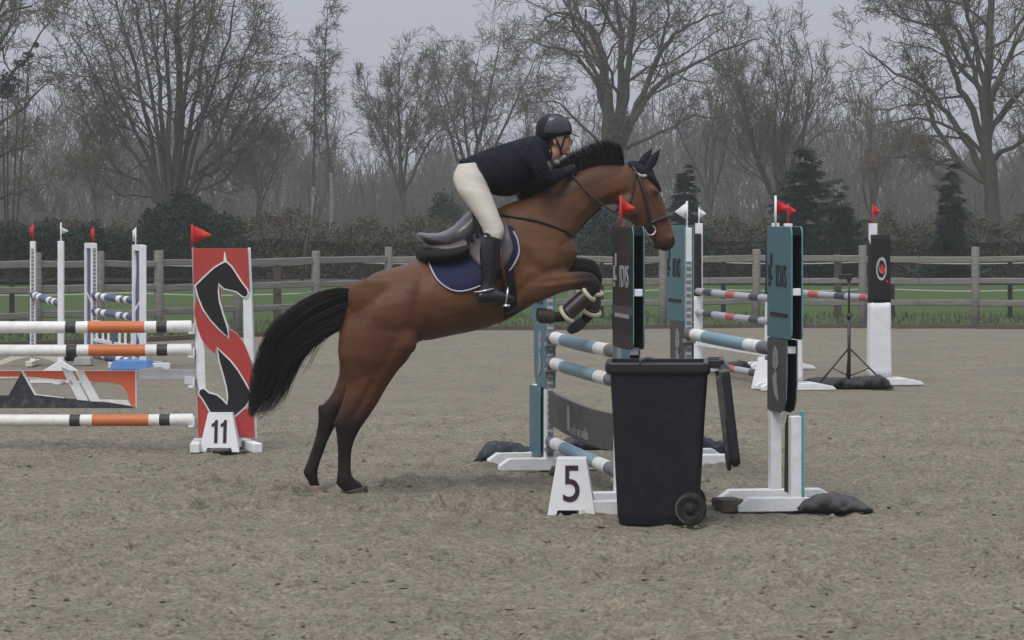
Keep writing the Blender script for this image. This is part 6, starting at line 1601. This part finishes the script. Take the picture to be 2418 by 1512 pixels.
obj_from_mesh('breeches', bm_, ['breeches_cloth'], rid, smooth=True)
for s in (1, -1):
    ob_ = MB()
    loft(ob_, [(1141, 553, 1186, 566, .066, s * .315), (1134, 580, 1182, 586, .063, s * .318), (1133, 612, 1179, 618, .060, s * .32), (1137, 644, 1175, 648, .052, s * .322), (1138, 670, 1172, 672, .045, s * .325), (1130, 690, 1178, 686, .045, s * .327), (1130, 704, 1182, 702, .042, s * .328)], 18)
    loft(ob_, [(1127, 690, 1130, 717, .033, s * .328), (1148, 680, 1152, 718, .042, s * .33), (1178, 684, 1180, 716, .046, s * .333), (1202, 694, 1204, 714, .042, s * .335), (1215, 702, 1215, 711, .026, s * .335)], 16)
    bt = obj_from_mesh('boot', remesh(ob_, .0075, 3), ['riding_boot'], rid, smooth=True)
    mb = MB(); limb(mb, [(1140, 553, 2.5, s * .385), (1150, 553, 3, s * .388), (1158, 558, 3, s * .388)], 6); mb.build('boot_tab', ['riding_boot'], bt, smooth=True)
    mb = MB(); blob(mb, 1147, 558, 4, 4, .008, s * .383); mb.build('boot_badge', ['metal'], bt, smooth=True)
    mb = MB(); mb.tube([HP(1165, 682, s * .378), HP(1140, 688, s * .372), HP(1126, 690, s * .335), HP(1119, 690, s * .33)], .006, 6); mb.build('spur', ['metal'], bt, smooth=True)
hm_ = MB()
loft(hm_, [(1268, 330, 1350, 318, .088, 0), (1265, 318, 1351, 311, .098, 0), (1265, 303, 1350, 300, .100, 0), (1269, 288, 1345, 287, .096, 0), (1279, 276, 1333, 276, .082, 0), (1294, 269, 1318, 269, .05, 0)], 24)
he = obj_from_mesh('helmet', remesh(hm_, .007, 3), ['helmet_matte'], rid, smooth=True)
hv_ = BVHTree.FromPolygons([v.co + hbase for v in he.data.vertices], [tuple(p.vertices) for p in he.data.polygons])
keep = bvh; bvh = hv_
for s in (1, -1):
    mb = MB(); skin_patch(mb, [(1296, 277, 1288, 316), (1304, 273, 1300, 318), (1318, 274, 1316, 317), (1332, 280, 1333, 314), (1341, 288, 1346, 310)], 8, .001, s, thick=.005); mb.build('side_panel', ['helmet_gloss'], he, smooth=True)
    q = skin_strap([(1287, 314), (1290, 298), (1297, 280), (1306, 272), (1320, 272), (1334, 280), (1344, 292)], 0, .005, s); mb = MB(); mb.tube(q, .0028, 5); mb.build('trim', ['helmet_trim'], he, smooth=True)
bvh = keep
mb = MB(); vs, fs = [], []; n = 12
for k in range(n + 1):
    a = math.pi * (k / n - .5); w = .080 * math.sin(a); ext = math.cos(a)
    p0, p1 = HP(1338 + 8 * ext, 312, w), HP(1346 + 22 * ext, 314 + 9 * ext, w * .9); vs += [p0, p1, p0 + UP * -.007, p1 + UP * -.006]
for k in range(n):
    a, b = 4 * k, 4 * k + 4; fs += [(a, b, b + 1, a + 1), (a + 2, a + 3, b + 3, b + 2), (a + 1, b + 1, b + 3, a + 3), (a, a + 2, b + 2, b)]
mb.add(vs, fs); mb.build('peak', ['helmet_matte'], he, smooth=True)
pv = BVHTree.FromPolygons([v.co + hbase for v in mbody.data.vertices], [tuple(p.vertices) for p in mbody.data.polygons]); bvh = pv
for s in (1, -1):
    for pts in ([(1308, 322), (1317, 338), (1322, 352), (1326, 366)], [(1336, 318), (1330, 335), (1324, 352)]):
        q = skin_strap(pts, 0, .005, s); 
        if len(q) > 2: mb = MB(); mb.tube(q, .0065, 6); mb.build('chin_strap', ['helmet_matte'], he, smooth=True)
    mb = MB(); skin_patch(mb, [(1286, 318, 1290, 345), (1296, 318, 1298, 352), (1305, 318, 1306, 338)], 6, .003, s, thick=.008); mb.build('hair', ['hair_brown'], rid, smooth=True)
    h = on_skin(1339, 325, s, .001); mb = MB()
    if h: blob(mb, 1339, 325, 2.6, 1.8, .005, hp_inv(h[0])[2]); mb.build('eye', ['eye_dark'], rid, smooth=True)
    q = skin_strap([(1342, 350), (1337, 351), (1332, 352)], 0, .002, s)
    if len(q) > 2: mb = MB(); mb.tube(q, .0028, 5); mb.build('lips', ['lip'], rid, smooth=True)
bvh = keep
mb = MB(); loft(mb, [(1282, 348, 1306, 384, .060, 0), (1290, 360, 1316, 390, .055, 0), (1296, 372, 1322, 396, .05, 0)], 16); blob(mb, 1312, 384, 13, 10, .045, 0, .3); obj_from_mesh('stock_tie', remesh(mb, .007, 3), ['shirt_white'], rid, smooth=True)
for s in (1, -1):
    gb = MB()
    limb(gb, [(1326, 408, 12, s * .125), (1334, 405, 10.5, s * .098, 1.0), (1345, 402, 12.5, s * .075, .85), (1352, 401, 10.5, s * .065, .85)], 12)
    for f in range(4):
        y0 = 396 + f * 4.6; limb(gb, [(1350, y0, 4.2, s * .07), (1358 - f * .6, y0 + 1, 3.9, s * .06), (1361 - f, y0 + 4, 3.6, s * .045), (1356 - f, y0 + 6, 3.4, s * .035), (1350, y0 + 5, 3.0, s * .04)], 8, 2)
    limb(gb, [(1342, 396, 4.6, s * .06), (1351, 390, 4.2, s * .045), (1359, 391, 3.6, s * .04)], 8, 2)
    obj_from_mesh('glove', remesh(gb, .0045, 2), ['glove_black'], rid, smooth=True)
